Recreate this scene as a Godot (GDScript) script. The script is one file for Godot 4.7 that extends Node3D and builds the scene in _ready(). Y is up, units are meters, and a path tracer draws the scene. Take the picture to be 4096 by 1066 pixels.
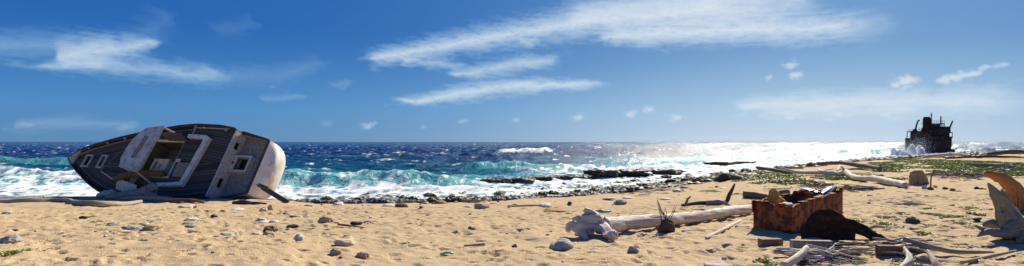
extends Node3D
# A wrecked yacht, a stranded ship and a rusty box on a coral beach, built in metres with y up.

const SEA := -2.0
const SUN_AZIMUTH := 29.0      # degrees to the right of straight ahead
const SUN_HEIGHT := 35.0
const EXPOSURE := 1.75

# shoreline: x, z
const SHORE := [[-400, -70], [-150, -46], [-60, -40], [-34, -37.5], [-19.7, -36], [-7, -34], [0.35, -37], [6.4, -42], [15.7, -53], [27, -67], [44, -86], [69, -112], [95, -136], [128, -161], [183, -199], [400, -330], [700, -500]]
# height above the sea by distance inland
const PROFILE := [[-60, -4], [-12, -1.2], [-4, -0.45], [0, -0.08], [3, 0.22], [6, 0.55], [12, 1.05], [20, 1.55], [28, 1.85], [36, 2.0], [60, 2.05], [400, 2.6]]

var rng := RandomNumberGenerator.new()
var shore_z := PackedFloat32Array()
var shore_c := PackedFloat32Array()
var n_fine := FastNoiseLite.new()
var n_mid := FastNoiseLite.new()
var n_big := FastNoiseLite.new()
var n_cell := FastNoiseLite.new()
var M := {}
var used := {}


# ---------------------------------------------------------------- mesh building
class MB:
	var v := PackedVector3Array()
	var n := PackedVector3Array()
	var uv := PackedVector2Array()

	func tri(a: Vector3, b: Vector3, c: Vector3) -> void:      # anticlockwise seen from outside
		var k := (b - a).cross(c - a)
		if k.length_squared() < 1e-14:
			return
		k = k.normalized()
		v.append(a); v.append(c); v.append(b)
		for i in 3:
			n.append(k)
		uv.append(Vector2(a.x, a.z)); uv.append(Vector2(c.x, c.z)); uv.append(Vector2(b.x, b.z))

	func quad(a: Vector3, b: Vector3, c: Vector3, d: Vector3) -> void:
		tri(a, b, c)
		tri(a, c, d)

	func stri(p: Array, q: Array, t: Array) -> void:            # p, q, t: points, normals, uvs
		for i in [0, 2, 1]:
			v.append(p[i]); n.append(q[i]); uv.append(t[i])

	func box(c: Vector3, s: Vector3, b := Basis(), ch := 0.0) -> void:
		var h := s * 0.5
		if ch <= 0.0:
			var p := []
			for i in 8:
				p.append(c + b * Vector3(h.x if i & 1 else -h.x, h.y if i & 2 else -h.y, h.z if i & 4 else -h.z))
			quad(p[4], p[5], p[7], p[6]); quad(p[1], p[0], p[2], p[3])
			quad(p[5], p[1], p[3], p[7]); quad(p[0], p[4], p[6], p[2])
			quad(p[6], p[7], p[3], p[2]); quad(p[0], p[1], p[5], p[4])
			return
		# chamfered along the four edges of its longest axis
		var ax := 0
		if s.y > s[ax]: ax = 1
		if s.z > s[ax]: ax = 2
		var a1 := (ax + 1) % 3
		var a2 := (ax + 2) % 3
		var ring := [[h[a1] - ch, -h[a2]], [h[a1], -h[a2] + ch], [h[a1], h[a2] - ch], [h[a1] - ch, h[a2]], [-h[a1] + ch, h[a2]], [-h[a1], h[a2] - ch], [-h[a1], -h[a2] + ch], [-h[a1] + ch, -h[a2]]]
		var lo := []
		var hi := []
		for r in ring:
			var q := Vector3.ZERO
			q[a1] = r[0]; q[a2] = r[1]; q[ax] = -h[ax]
			lo.append(c + b * q)
			q[ax] = h[ax]
			hi.append(c + b * q)
		for i in 8:
			var j := (i + 1) % 8
			quad(lo[i], lo[j], hi[j], hi[i])
		for i in range(1, 7):
			tri(hi[0], hi[i], hi[i + 1])
			tri(lo[0], lo[i + 1], lo[i])

	# polygon in the x-z plane of xf, from height y0 to y1
	func prism(poly: PackedVector2Array, y0: float, y1: float, xf := Transform3D()) -> void:
		var area := 0.0
		var k := poly.size()
		for i in k:
			var a := poly[i]
			var b := poly[(i + 1) % k]
			area += a.x * b.y - b.x * a.y
		if area < 0:
			poly = poly.duplicate()
			poly.reverse()
		var idx := Geometry2D.triangulate_polygon(poly)
		for i in range(0, idx.size(), 3):
			var a := poly[idx[i]]
			var b := poly[idx[i + 1]]
			var c := poly[idx[i + 2]]
			if (b - a).cross(c - a) < 0:
				var t := b
				b = c
				c = t
			# x to z is clockwise seen from +y
			tri(xf * Vector3(a.x, y1, a.y), xf * Vector3(c.x, y1, c.y), xf * Vector3(b.x, y1, b.y))
			tri(xf * Vector3(a.x, y0, a.y), xf * Vector3(b.x, y0, b.y), xf * Vector3(c.x, y0, c.y))
		for i in k:
			var a := poly[i]
			var b := poly[(i + 1) % k]
			quad(xf * Vector3(b.x, y0, b.y), xf * Vector3(a.x, y0, a.y), xf * Vector3(a.x, y1, a.y), xf * Vector3(b.x, y1, b.y))

	# polygon with holes, cut into slices along x so that no slice is a ring
	func plate(poly: PackedVector2Array, holes: Array, y0: float, y1: float, xf := Transform3D()) -> void:
		var cuts := [-1e3, 1e3]
		for h in holes:
			var m := 0.0
			for p in h:
				m += p.x
			cuts.append(m / h.size())
		cuts.sort()
		for i in cuts.size() - 1:
			var a: float = cuts[i]
			var b: float = cuts[i + 1]
			var pieces := Geometry2D.intersect_polygons(poly, PackedVector2Array([Vector2(a, -1e3), Vector2(b, -1e3), Vector2(b, 1e3), Vector2(a, 1e3)]))
			for h in holes:
				var next := []
				for p in pieces:
					for q in Geometry2D.clip_polygons(p, h):
						next.append(q)
				pieces = []
				for q in next:
					pieces.append(q)
			for p in pieces:
				prism(p, y0, y1, xf)

	func rod(a: Vector3, b: Vector3, r0: float, r1: float, seg := 8) -> void:
		var w := (b - a).normalized()
		var e := w.cross(Vector3.UP if absf(w.y) < 0.9 else Vector3.RIGHT).normalized()
		var f := w.cross(e)
		for i in seg:
			var t0 := TAU * i / seg
			var t1 := TAU * (i + 1) / seg
			var d0 := e * cos(t0) + f * sin(t0)
			var d1 := e * cos(t1) + f * sin(t1)
			var L := (b - a).length()
			stri([a + d0 * r0, a + d1 * r0, b + d1 * r1], [d0, d1, d1], [Vector2(float(i) / seg, 0), Vector2((i + 1.0) / seg, 0), Vector2((i + 1.0) / seg, L)])
			stri([a + d0 * r0, b + d1 * r1, b + d0 * r1], [d0, d1, d0], [Vector2(float(i) / seg, 0), Vector2((i + 1.0) / seg, L), Vector2(float(i) / seg, L)])
			tri(b, b + d0 * r1, b + d1 * r1)
			tri(a, a + d1 * r0, a + d0 * r0)

	func mesh() -> ArrayMesh:
		var arr := []
		arr.resize(Mesh.ARRAY_MAX)
		arr[Mesh.ARRAY_VERTEX] = v
		arr[Mesh.ARRAY_NORMAL] = n
		arr[Mesh.ARRAY_TEX_UV] = uv
		var m := ArrayMesh.new()
		m.add_surface_from_arrays(Mesh.PRIMITIVE_TRIANGLES, arr)
		return m


# indexed smooth mesh; triangles anticlockwise seen from outside
func smooth_mesh(v: PackedVector3Array, idx: PackedInt32Array, uv := PackedVector2Array(), col := PackedColorArray()) -> ArrayMesh:
	var nn := PackedVector3Array()
	nn.resize(v.size())
	var out := PackedInt32Array()
	out.resize(idx.size())
	for i in range(0, idx.size(), 3):
		var a := idx[i]
		var b := idx[i + 1]
		var c := idx[i + 2]
		var k := (v[b] - v[a]).cross(v[c] - v[a])
		nn[a] += k; nn[b] += k; nn[c] += k
		out[i] = a; out[i + 1] = c; out[i + 2] = b
	for i in nn.size():
		nn[i] = nn[i].normalized() if nn[i].length_squared() > 0 else Vector3.UP
	var arr := []
	arr.resize(Mesh.ARRAY_MAX)
	arr[Mesh.ARRAY_VERTEX] = v
	arr[Mesh.ARRAY_NORMAL] = nn
	arr[Mesh.ARRAY_INDEX] = out
	if uv.size():
		arr[Mesh.ARRAY_TEX_UV] = uv
	if col.size():
		arr[Mesh.ARRAY_COLOR] = col
	var m := ArrayMesh.new()
	m.add_surface_from_arrays(Mesh.PRIMITIVE_TRIANGLES, arr)
	return m


# a tapering, slightly knobbly limb along a path
func limb(path: Array, radii: Array, seg := 10, rough := 0.12, sd := 0, steps := 5) -> ArrayMesh:
	var pts := []
	var rad := []
	for i in path.size() - 1:
		var p0: Vector3 = path[maxi(i - 1, 0)]
		var p1: Vector3 = path[i]
		var p2: Vector3 = path[i + 1]
		var p3: Vector3 = path[mini(i + 2, path.size() - 1)]
		for k in steps:
			var t := float(k) / steps
			pts.append(p1.cubic_interpolate(p2, p0, p3, t))
			rad.append(lerpf(radii[i], radii[i + 1], t))
	pts.append(path[-1])
	rad.append(radii[-1])
	var v := PackedVector3Array()
	var uv := PackedVector2Array()
	var idx := PackedInt32Array()
	var e := Vector3.ZERO
	var run := 0.0
	for i in pts.size():
		var w: Vector3 = (pts[mini(i + 1, pts.size() - 1)] - pts[maxi(i - 1, 0)]).normalized()
		if e == Vector3.ZERO:
			e = w.cross(Vector3.UP if absf(w.y) < 0.9 else Vector3.RIGHT).normalized()
		e = (e - w * e.dot(w)).normalized()
		var f := w.cross(e)
		if i:
			run += (pts[i] - pts[i - 1]).length()
		for k in seg + 1:
			var a := TAU * (k % seg) / seg
			var rr: float = rad[i] * (1.0 + rough * 2.0 * n_mid.get_noise_3d(cos(a) * 14.0 + sd * 31.0, sin(a) * 14.0, run * 40.0 / maxf(1.0, rad[i] * 8.0)))
			if seg >= 12:      # long cracks and ridges of weathered wood
				rr += rad[i] * rough * 1.1 * n_mid.get_noise_3d(cos(a) * 52.0 + sd * 11.0, sin(a) * 52.0, run * 9.0)
			v.append(pts[i] + (e * cos(a) + f * sin(a)) * rr)
			uv.append(Vector2(float(k) / seg, run))
	for i in pts.size() - 1:
		for k in seg:
			var a := i * (seg + 1) + k
			var b := a + seg + 1
			idx.append_array([a, a + 1, b + 1, a, b + 1, b])
	for end in 2:
		var at: int = 0 if end == 0 else pts.size() - 1
		var c := v.size()
		var w2: Vector3 = (pts[1] - pts[0]).normalized() if end == 0 else (pts[-1] - pts[-2]).normalized()
		v.append(pts[at] + w2 * (-0.25 if end == 0 else 0.25) * rad[at])
		uv.append(Vector2(0.5, 0.5))
		for k in seg:
			var a := at * (seg + 1) + k
			if end == 0:
				idx.append_array([c, a + 1, a])
			else:
				idx.append_array([c, a, a + 1])
	return smooth_mesh(v, idx, uv)


# several limbs joined in one mesh
func join(list: Array) -> ArrayMesh:
	var st := SurfaceTool.new()
	for m in list:
		st.append_from(m, 0, Transform3D())
	return st.commit()


var ico_cache := {}
func ico(level: int) -> Array:
	if ico_cache.has(level):
		return ico_cache[level]
	var g := (1.0 + sqrt(5.0)) / 2.0
	var v := []
	for p in [[-1, g, 0], [1, g, 0], [-1, -g, 0], [1, -g, 0], [0, -1, g], [0, 1, g], [0, -1, -g], [0, 1, -g], [g, 0, -1], [g, 0, 1], [-g, 0, -1], [-g, 0, 1]]:
		v.append(Vector3(p[0], p[1], p[2]).normalized())
	var f := [[0, 11, 5], [0, 5, 1], [0, 1, 7], [0, 7, 10], [0, 10, 11], [1, 5, 9], [5, 11, 4], [11, 10, 2], [10, 7, 6], [7, 1, 8], [3, 9, 4], [3, 4, 2], [3, 2, 6], [3, 6, 8], [3, 8, 9], [4, 9, 5], [2, 4, 11], [6, 2, 10], [8, 6, 7], [9, 8, 1]]
	for l in level:
		var mid := {}
		var nf := []
		for t in f:
			var m := []
			for k in 3:
				var a: int = mini(t[k], t[(k + 1) % 3])
				var b: int = maxi(t[k], t[(k + 1) % 3])
				var key := a * 100000 + b
				if not mid.has(key):
					mid[key] = v.size()
					v.append(((v[a] + v[b]) * 0.5).normalized())
				m.append(mid[key])
			nf.append([t[0], m[0], m[2]]); nf.append([t[1], m[1], m[0]]); nf.append([t[2], m[2], m[1]]); nf.append([m[0], m[1], m[2]])
		f = nf
	ico_cache[level] = [v, f]
	return ico_cache[level]


# a stone about one metre wide and high whose foot is at y = 0
func stone_mesh(sd: int, kind: String, level := 3) -> ArrayMesh:
	var base: Array = ico(level)
	var v := PackedVector3Array()
	var o := Vector3(sd * 7.3, sd * 3.1, -sd * 5.7)
	for p: Vector3 in base[0]:
		var q := p
		var r := 1.0
		match kind:
			"smooth":
				r += 0.55 * n_mid.get_noise_3dv(p * 9.0 + o * 9.0) + 0.12 * n_mid.get_noise_3dv(p * 34.0 + o)
			"pitted":
				r += 0.5 * n_mid.get_noise_3dv(p * 9.0 + o * 9.0) + 0.16 * n_cell.get_noise_3dv(p * 3.2 + o) + 0.12 * n_mid.get_noise_3dv(p * 45.0 + o)
			"angular":
				r = 10.0
				for k in 11:
					var d := Vector3(sin(sd * 3.7 + k * 5.1), sin(sd * 1.3 + k * 2.9), cos(sd * 2.2 + k * 4.3)).normalized()
					var c := p.dot(d)
					if c > 0.05:
						r = minf(r, (0.72 + 0.2 * sin(k * 7.7 + sd)) / c)
				r = minf(r, 1.3) * (1.0 + 0.05 * n_mid.get_noise_3dv(p * 40.0 + o))
			"reef", "ledge":
				r += 0.45 * n_mid.get_noise_3dv(p * 9.0 + o * 9.0) + 0.3 * n_cell.get_noise_3dv(p * 3.5 + o) + 0.25 * n_mid.get_noise_3dv(p * 30.0 + o)
		q = p * r
		v.append(q)
	var lo := v[0]
	var hi := v[0]
	for p in v:
		lo = lo.min(p)
		hi = hi.max(p)
	# flatten the foot a little and scale to the unit box
	for i in v.size():
		var q := (v[i] - lo) / (hi - lo)
		v[i] = Vector3(q.x - 0.5, q.y * 1.25 - 0.25, q.z - 0.5)
		if kind == "ledge":
			var cut := 0.52 + 0.26 * n_mid.get_noise_3dv(v[i] * 30.0 + o)
			if v[i].y > cut:
				v[i].y = cut + (v[i].y - cut) * 0.18
			v[i].y *= 1.6
	var idx := PackedInt32Array()
	for t in base[1]:
		idx.append_array([t[0], t[1], t[2]])
	if kind in ["reef", "ledge", "angular"]:
		var mb := MB.new()
		for i in range(0, idx.size(), 3):
			mb.tri(v[idx[i]], v[idx[i + 1]], v[idx[i + 2]])
		return mb.mesh()
	return smooth_mesh(v, idx)


# ---------------------------------------------------------------- naming
func numbered(called: String) -> String:
	used[called] = used.get(called, -1) + 1
	return called if used[called] == 0 else "%s_%03d" % [called, used[called]]


func tag(o: Node3D, label: String, category := "", group := "", kind := "") -> Node3D:
	if label: o.set_meta("label", label)
	if category: o.set_meta("category", category)
	if group: o.set_meta("group", group)
	if kind: o.set_meta("kind", kind)
	return o


func obj(called: String, m: Mesh, mat: Material, parent: Node3D = self) -> MeshInstance3D:
	var o := MeshInstance3D.new()
	o.name = numbered(called) if parent == self else called
	o.mesh = m
	o.material_override = mat
	parent.add_child(o, true)
	return o


func thing(called: String, label: String, category: String, at := Vector3.ZERO, group := "") -> Node3D:
	var o := Node3D.new()
	o.name = numbered(called)
	add_child(o)
	o.position = at
	tag(o, label, category, group)
	return o


# ---------------------------------------------------------------- the lie of the land
func lut(table: Array, x: float) -> float:
	if x <= table[0][0]:
		return table[0][1]
	for i in table.size() - 1:
		if x <= table[i + 1][0]:
			return lerpf(table[i][1], table[i + 1][1], (x - table[i][0]) / (table[i + 1][0] - table[i][0]))
	return table[-1][1]


func make_shore() -> void:
	var raw := PackedFloat32Array()
	for i in 1101:
		raw.append(lut(SHORE, i - 400.0))
	for i in 1101:
		var a := 0.0
		for k in range(-4, 5):
			a += raw[clampi(i + k, 0, 1100)]
		shore_z.append(a / 9.0)
	for i in 1101:
		var sl := (shore_z[mini(i + 1, 1100)] - shore_z[maxi(i - 1, 0)]) / 2.0
		shore_c.append(1.0 / sqrt(1.0 + sl * sl))


func inland(x: float, z: float) -> float:
	var t := clampf(x + 400.0, 0.0, 1099.0)
	var i := int(t)
	var f := t - i
	return (z - lerpf(shore_z[i], shore_z[i + 1], f)) * lerpf(shore_c[i], shore_c[i + 1], f)


const BOAT_LINE := [Vector2(-23.6, -31.2), Vector2(-13.6, -28.0)]
func ground(x: float, z: float) -> float:
	var h := SEA + lut(PROFILE, inland(x, z))
	# the sand heaped along the lower side of the yacht
	if x > -30 and x < -9 and z < -22 and z > -38:
		var p := Vector2(x, z)
		var q := Geometry2D.get_closest_point_to_segment(p, BOAT_LINE[0], BOAT_LINE[1])
		h += 0.20 * exp(-p.distance_squared_to(q) / 5.0)
	return h


func relief(x: float, z: float, s: float) -> float:
	if s < -8.0 or s > 80.0:
		return 0.0
	var h := 0.0
	var dry := smoothstep(1.0, 6.0, s)
	h += n_big.get_noise_2d(x, z) * 0.10 * dry
	if absf(x) < 70.0 and z > -90.0:
		h += dry * (n_mid.get_noise_2d(x * 12.0, z * 12.0) * 0.06 + n_fine.get_noise_2d(x * 4.0, z * 4.0) * 0.032)
	if s < 5.5:
		var rk := smoothstep(5.5, 3.0, s) * smoothstep(-30.0, -18.0, x)
		h += rk * (absf(n_mid.get_noise_2d(x * 16.0 + 50.0, z * 16.0)) * 0.42 + n_fine.get_noise_2d(x * 3.0, z * 3.0) * 0.12 - 0.08)
	return h


func at_ground(x: float, z: float, up := 0.0) -> Vector3:
	return Vector3(x, ground(x, z) + relief(x, z, inland(x, z)) + up, z)


# ---------------------------------------------------------------- materials
func noise_tex(freq: float, ramp: Array, type := FastNoiseLite.TYPE_SIMPLEX_SMOOTH, oct := 4, sd := 1, size := 512, bump := 0.0, warp := 0.0) -> NoiseTexture2D:
	var n := FastNoiseLite.new()
	n.noise_type = type
	n.frequency = freq
	n.fractal_octaves = oct
	n.seed = sd
	if warp > 0:
		n.domain_warp_enabled = true
		n.domain_warp_amplitude = warp
		n.domain_warp_frequency = freq
	var t := NoiseTexture2D.new()
	t.width = size
	t.height = size
	t.seamless = true
	t.noise = n
	if bump > 0:
		t.as_normal_map = true
		t.bump_strength = bump
	elif ramp.size():
		var g := Gradient.new()
		g.offsets = PackedFloat32Array(ramp.map(func(r): return r[0]))
		g.colors = PackedColorArray(ramp.map(func(r): return r[1]))
		t.color_ramp = g
	return t


func lin(r: float, g: float, b: float) -> Color:
	return Color(r, g, b).linear_to_srgb()


func mat(color: Color, rough: float, tex: Texture2D = null, scale := 1.0, nrm: Texture2D = null, nscale := 1.0, world := false, spec := 0.5) -> StandardMaterial3D:
	var m := StandardMaterial3D.new()
	m.albedo_color = color
	m.roughness = rough
	m.metallic_specular = spec
	if tex:
		m.albedo_texture = tex
	if nrm:
		m.normal_enabled = true
		m.normal_texture = nrm
		m.normal_scale = nscale
	m.uv1_triplanar = true
	m.uv1_world_triplanar = world
	m.uv1_scale = Vector3.ONE * scale
	return m


func uv_mat(color: Color, rough: float, tex: Texture2D, us: float, vs: float, nrm: Texture2D = null, nscale := 1.0) -> StandardMaterial3D:
	var m := mat(color, rough, tex, 1.0, nrm, nscale)
	m.uv1_triplanar = false
	m.uv1_scale = Vector3(us, vs, 1)
	return m


func make_materials() -> void:
	var w := Color.WHITE
	var mottle := noise_tex(0.012, [[0.0, Color(0.74, 0.73, 0.72)], [0.5, Color(0.91, 0.91, 0.90)], [1.0, w]], FastNoiseLite.TYPE_SIMPLEX_SMOOTH, 6, 3)
	var speck := noise_tex(0.05, [[0.0, Color(0.42, 0.41, 0.40)], [0.35, Color(0.62, 0.61, 0.59)], [0.55, Color(0.9, 0.89, 0.87)], [1.0, w]], FastNoiseLite.TYPE_SIMPLEX_SMOOTH, 5, 5)
	var pit_n := noise_tex(0.05, [], FastNoiseLite.TYPE_CELLULAR, 3, 7, 512, 6.0)
	var grain_n := noise_tex(0.09, [], FastNoiseLite.TYPE_SIMPLEX_SMOOTH, 5, 8, 512, 5.0)
	var sand_t := noise_tex(0.06, [[0.0, Color(0.78, 0.76, 0.74)], [0.45, Color(0.93, 0.93, 0.93)], [1.0, w]], FastNoiseLite.TYPE_SIMPLEX_SMOOTH, 6, 11, 1024)
	var sand_n := noise_tex(0.03, [], FastNoiseLite.TYPE_SIMPLEX_SMOOTH, 6, 12, 1024, 9.0)
	M.sand = mat(w, 0.95, sand_t, 0.7, sand_n, 0.9, true, 0.2)
	M.sand.vertex_color_use_as_albedo = true
	# bleached wood: long grain along v
	var fib := Image.create(256, 1024, false, Image.FORMAT_RGB8)
	var fn := FastNoiseLite.new()
	fn.frequency = 0.03
	fn.fractal_octaves = 4
	for y in 1024:
		for x in 256:
			var a := TAU * x / 256.0
			var b := TAU * y / 1024.0
			var g := fn.get_noise_3d(cos(a) * 240.0, sin(a) * 240.0, cos(b) * 45.0 + sin(b) * 25.0)
			var c := 0.90 + 0.40 * g
			if g < -0.26:
				c -= 0.16
			c = clampf(c, 0.12, 1.0)
			fib.set_pixel(x, y, Color(c, c * 0.985, c * 0.965))
	var fib_t := ImageTexture.create_from_image(fib)
	var fib_b: Image = fib.duplicate()
	fib_b.bump_map_to_normal_map(2.2)
	var fib_n := ImageTexture.create_from_image(fib_b)
	M.bleached = uv_mat(lin(0.76, 0.69, 0.61), 0.85, fib_t, 2.0, 0.5, fib_n, 1.0)
	M.greywood = uv_mat(lin(0.40, 0.355, 0.31), 0.9, fib_t, 3.0, 0.5, fib_n, 1.0)
	M.stumpwood = uv_mat(lin(0.30, 0.27, 0.235), 0.9, fib_t, 3.0, 0.6, fib_n, 1.6)
	M.midwood = uv_mat(lin(0.16, 0.14, 0.12), 0.9, fib_t, 2.0, 0.5, fib_n, 1.0)
	M.darkwood = uv_mat(lin(0.10, 0.08, 0.065), 0.9, fib_t, 2.0, 0.5, fib_n, 1.0)
	M.brownwood = uv_mat(lin(0.26, 0.16, 0.085), 0.85, fib_t, 2.0, 0.5, fib_n, 1.0)
	M.orangewood = uv_mat(lin(0.52, 0.24, 0.07), 0.8, fib_t, 2.0, 0.5, fib_n, 1.0)
	M.tanwood = uv_mat(lin(0.50, 0.35, 0.19), 0.85, fib_t, 2.0, 0.5, fib_n, 1.0)
	for r in [["white", 0.80, 0.74, 0.64], ["pale", 0.70, 0.61, 0.48], ["cream", 0.72, 0.58, 0.39], ["tan", 0.56, 0.41, 0.24], ["brown", 0.26, 0.155, 0.095], ["orange", 0.46, 0.22, 0.075], ["grey", 0.52, 0.47, 0.40], ["angular", 0.40, 0.38, 0.36], ["dark", 0.10, 0.09, 0.08]]:
		M[r[0]] = mat(lin(r[1], r[2], r[3]), 0.9, mottle, 1.4, pit_n if r[0] in ["brown", "dark", "pale"] else grain_n, 0.7)
	M.coral = mat(lin(0.56, 0.53, 0.48), 0.95, speck, 2.2, pit_n, 1.3)
	M.reef = mat(lin(0.105, 0.092, 0.074), 0.55, speck, 1.3, pit_n, 1.2)
	M.reef2 = mat(lin(0.13, 0.112, 0.088), 0.65, speck, 1.1, pit_n, 1.2)
	M.clod = mat(lin(0.13, 0.08, 0.05), 0.95, mottle, 5.0, pit_n, 1.0)
	M.weed = mat(lin(0.035, 0.018, 0.012), 0.7)
	# yacht
	var stain := noise_tex(0.008, [[0.0, Color(0.70, 0.65, 0.55)], [0.3, Color(0.87, 0.85, 0.80)], [0.5, Color(0.95, 0.94, 0.92)], [1.0, w]], FastNoiseLite.TYPE_SIMPLEX_SMOOTH, 6, 21, 512, 0.0, 18.0)
	var peel := noise_tex(0.03, [[0.0, Color(0.70, 0.67, 0.60)], [0.32, Color(0.84, 0.82, 0.78)], [0.5, Color(0.94, 0.93, 0.91)], [1.0, w]], FastNoiseLite.TYPE_SIMPLEX_SMOOTH, 6, 22, 512, 0.0, 25.0)
	M.hull = mat(lin(0.90, 0.885, 0.85), 0.35, stain, 0.22, grain_n, 0.1)
	M.gelcoat = mat(lin(0.70, 0.68, 0.63), 0.5, peel, 0.4, grain_n, 0.15)
	M.greydeck = mat(lin(0.33, 0.32, 0.285), 0.8, peel, 0.3, grain_n, 0.3)
	M.inner_shade = mat(lin(0.15, 0.14, 0.12), 0.85, peel, 0.5, grain_n, 0.3)  # darker version of greydeck; the cockpit's shade is put into the colour
	M.trim = mat(lin(0.80, 0.78, 0.73), 0.5, stain, 0.5, grain_n, 0.12)
	M.hardtop = mat(lin(0.58, 0.59, 0.60), 0.55, stain, 0.4, grain_n, 0.15)
	M.railwood = mat(lin(0.30, 0.27, 0.23), 0.8, mottle, 1.2, grain_n, 0.4)
	M.cream_rail = mat(lin(0.58, 0.53, 0.44), 0.75, peel, 0.8, grain_n, 0.3)
	M.deck_base = mat(lin(0.024, 0.021, 0.018), 0.9, mottle, 1.0)
	M.planks = []
	for k in 5:
		var g := 0.060 + 0.022 * k
		M.planks.append(mat(lin(g * 1.02, g * 0.96, g * 0.89), 0.8, speck, 0.9 + 0.13 * k, grain_n, 0.5))
	M.black = mat(lin(0.03, 0.03, 0.032), 0.6)
	M.painted_dark_pane = mat(lin(0.02, 0.024, 0.028), 0.08)  # glossy near-black panes; the dark cabin behind is put into the colour
	M.rubrail = mat(lin(0.13, 0.045, 0.03), 0.7, mottle, 2.0)
	M.stainstreak = mat(lin(0.42, 0.30, 0.12), 0.6, speck, 6.0)
	M.metal = mat(lin(0.55, 0.55, 0.54), 0.35)
	M.metal.metallic = 0.8
	# rust
	var rust := noise_tex(0.010, [[0.0, Color(0.16, 0.085, 0.055)], [0.36, Color(0.30, 0.155, 0.085)], [0.52, Color(0.46, 0.24, 0.11)], [0.66, Color(0.66, 0.37, 0.15)], [0.8, Color(0.54, 0.29, 0.13)], [1.0, Color(0.72, 0.50, 0.28)]], FastNoiseLite.TYPE_SIMPLEX_SMOOTH, 7, 31, 512, 0.0, 6.0)
	var rust_d := noise_tex(0.012, [[0.0, Color(0.05, 0.03, 0.025)], [0.5, Color(0.13, 0.07, 0.045)], [0.72, Color(0.24, 0.12, 0.06)], [1.0, Color(0.44, 0.23, 0.10)]], FastNoiseLite.TYPE_SIMPLEX_SMOOTH, 6, 32, 512, 0.0, 22.0)
	M.rust = mat(w, 0.9, rust, 1.0, pit_n, 1.0)
	M.rust.uv1_scale = Vector3(0.75, 0.6, 0.75)
	M.rust_dark = mat(w, 0.92, rust_d, 1.1, pit_n, 0.9)
	var rust_s := noise_tex(0.012, [[0.0, Color(0.15, 0.11, 0.10)], [0.5, Color(0.25, 0.185, 0.165)], [0.72, Color(0.32, 0.22, 0.18)], [1.0, Color(0.46, 0.31, 0.23)]], FastNoiseLite.TYPE_SIMPLEX_SMOOTH, 6, 33, 512, 0.0, 22.0)
	M.ship = mat(w, 0.9, rust_s, 0.16, pit_n, 0.6)
	M.ship.uv1_scale = Vector3(0.22, 0.08, 0.22)
	M.ship2 = mat(Color(0.9, 0.88, 0.88), 0.9, rust_s, 0.3, pit_n, 0.6)
	# leftovers
	M.bag = mat(lin(0.012, 0.013, 0.016), 0.28, null, 1.0, grain_n, 0.8)
	M.yellow = mat(lin(0.62, 0.36, 0.05), 0.5, mottle, 3.0)
	M.blue = mat(lin(0.02, 0.13, 0.48), 0.4, mottle, 3.0)
	M.whiterag = mat(lin(0.72, 0.71, 0.68), 0.9, mottle, 4.0)
	M.green = mat(lin(0.03, 0.38, 0.24), 0.4)
	M.teal = mat(lin(0.02, 0.20, 0.22), 0.5)
	M.leaf = mat(w, 0.6)
	M.leaf.uv1_triplanar = false
	M.leaf.vertex_color_use_as_albedo = true
	M.leaf.backlight = Color(0.55, 0.75, 0.2)
	# sea
	var wn := noise_tex(0.02, [], FastNoiseLite.TYPE_SIMPLEX_SMOOTH, 5, 41, 1024, 14.0)
	M.water = mat(w, 0.10, null, 0.11, wn, 1.0, true, 0.33)
	M.water.vertex_color_use_as_albedo = true
	var fo_n := noise_tex(0.03, [], FastNoiseLite.TYPE_SIMPLEX_SMOOTH, 5, 42, 512, 8.0)
	M.foam = mat(w, 0.85, null, 0.5, fo_n, 0.8, true, 0.3)
	M.foam.vertex_color_use_as_albedo = true
	M.spray = mat(lin(0.88, 0.90, 0.91), 0.9)
	M.spray.backlight = Color(0.7, 0.7, 0.7)
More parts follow.
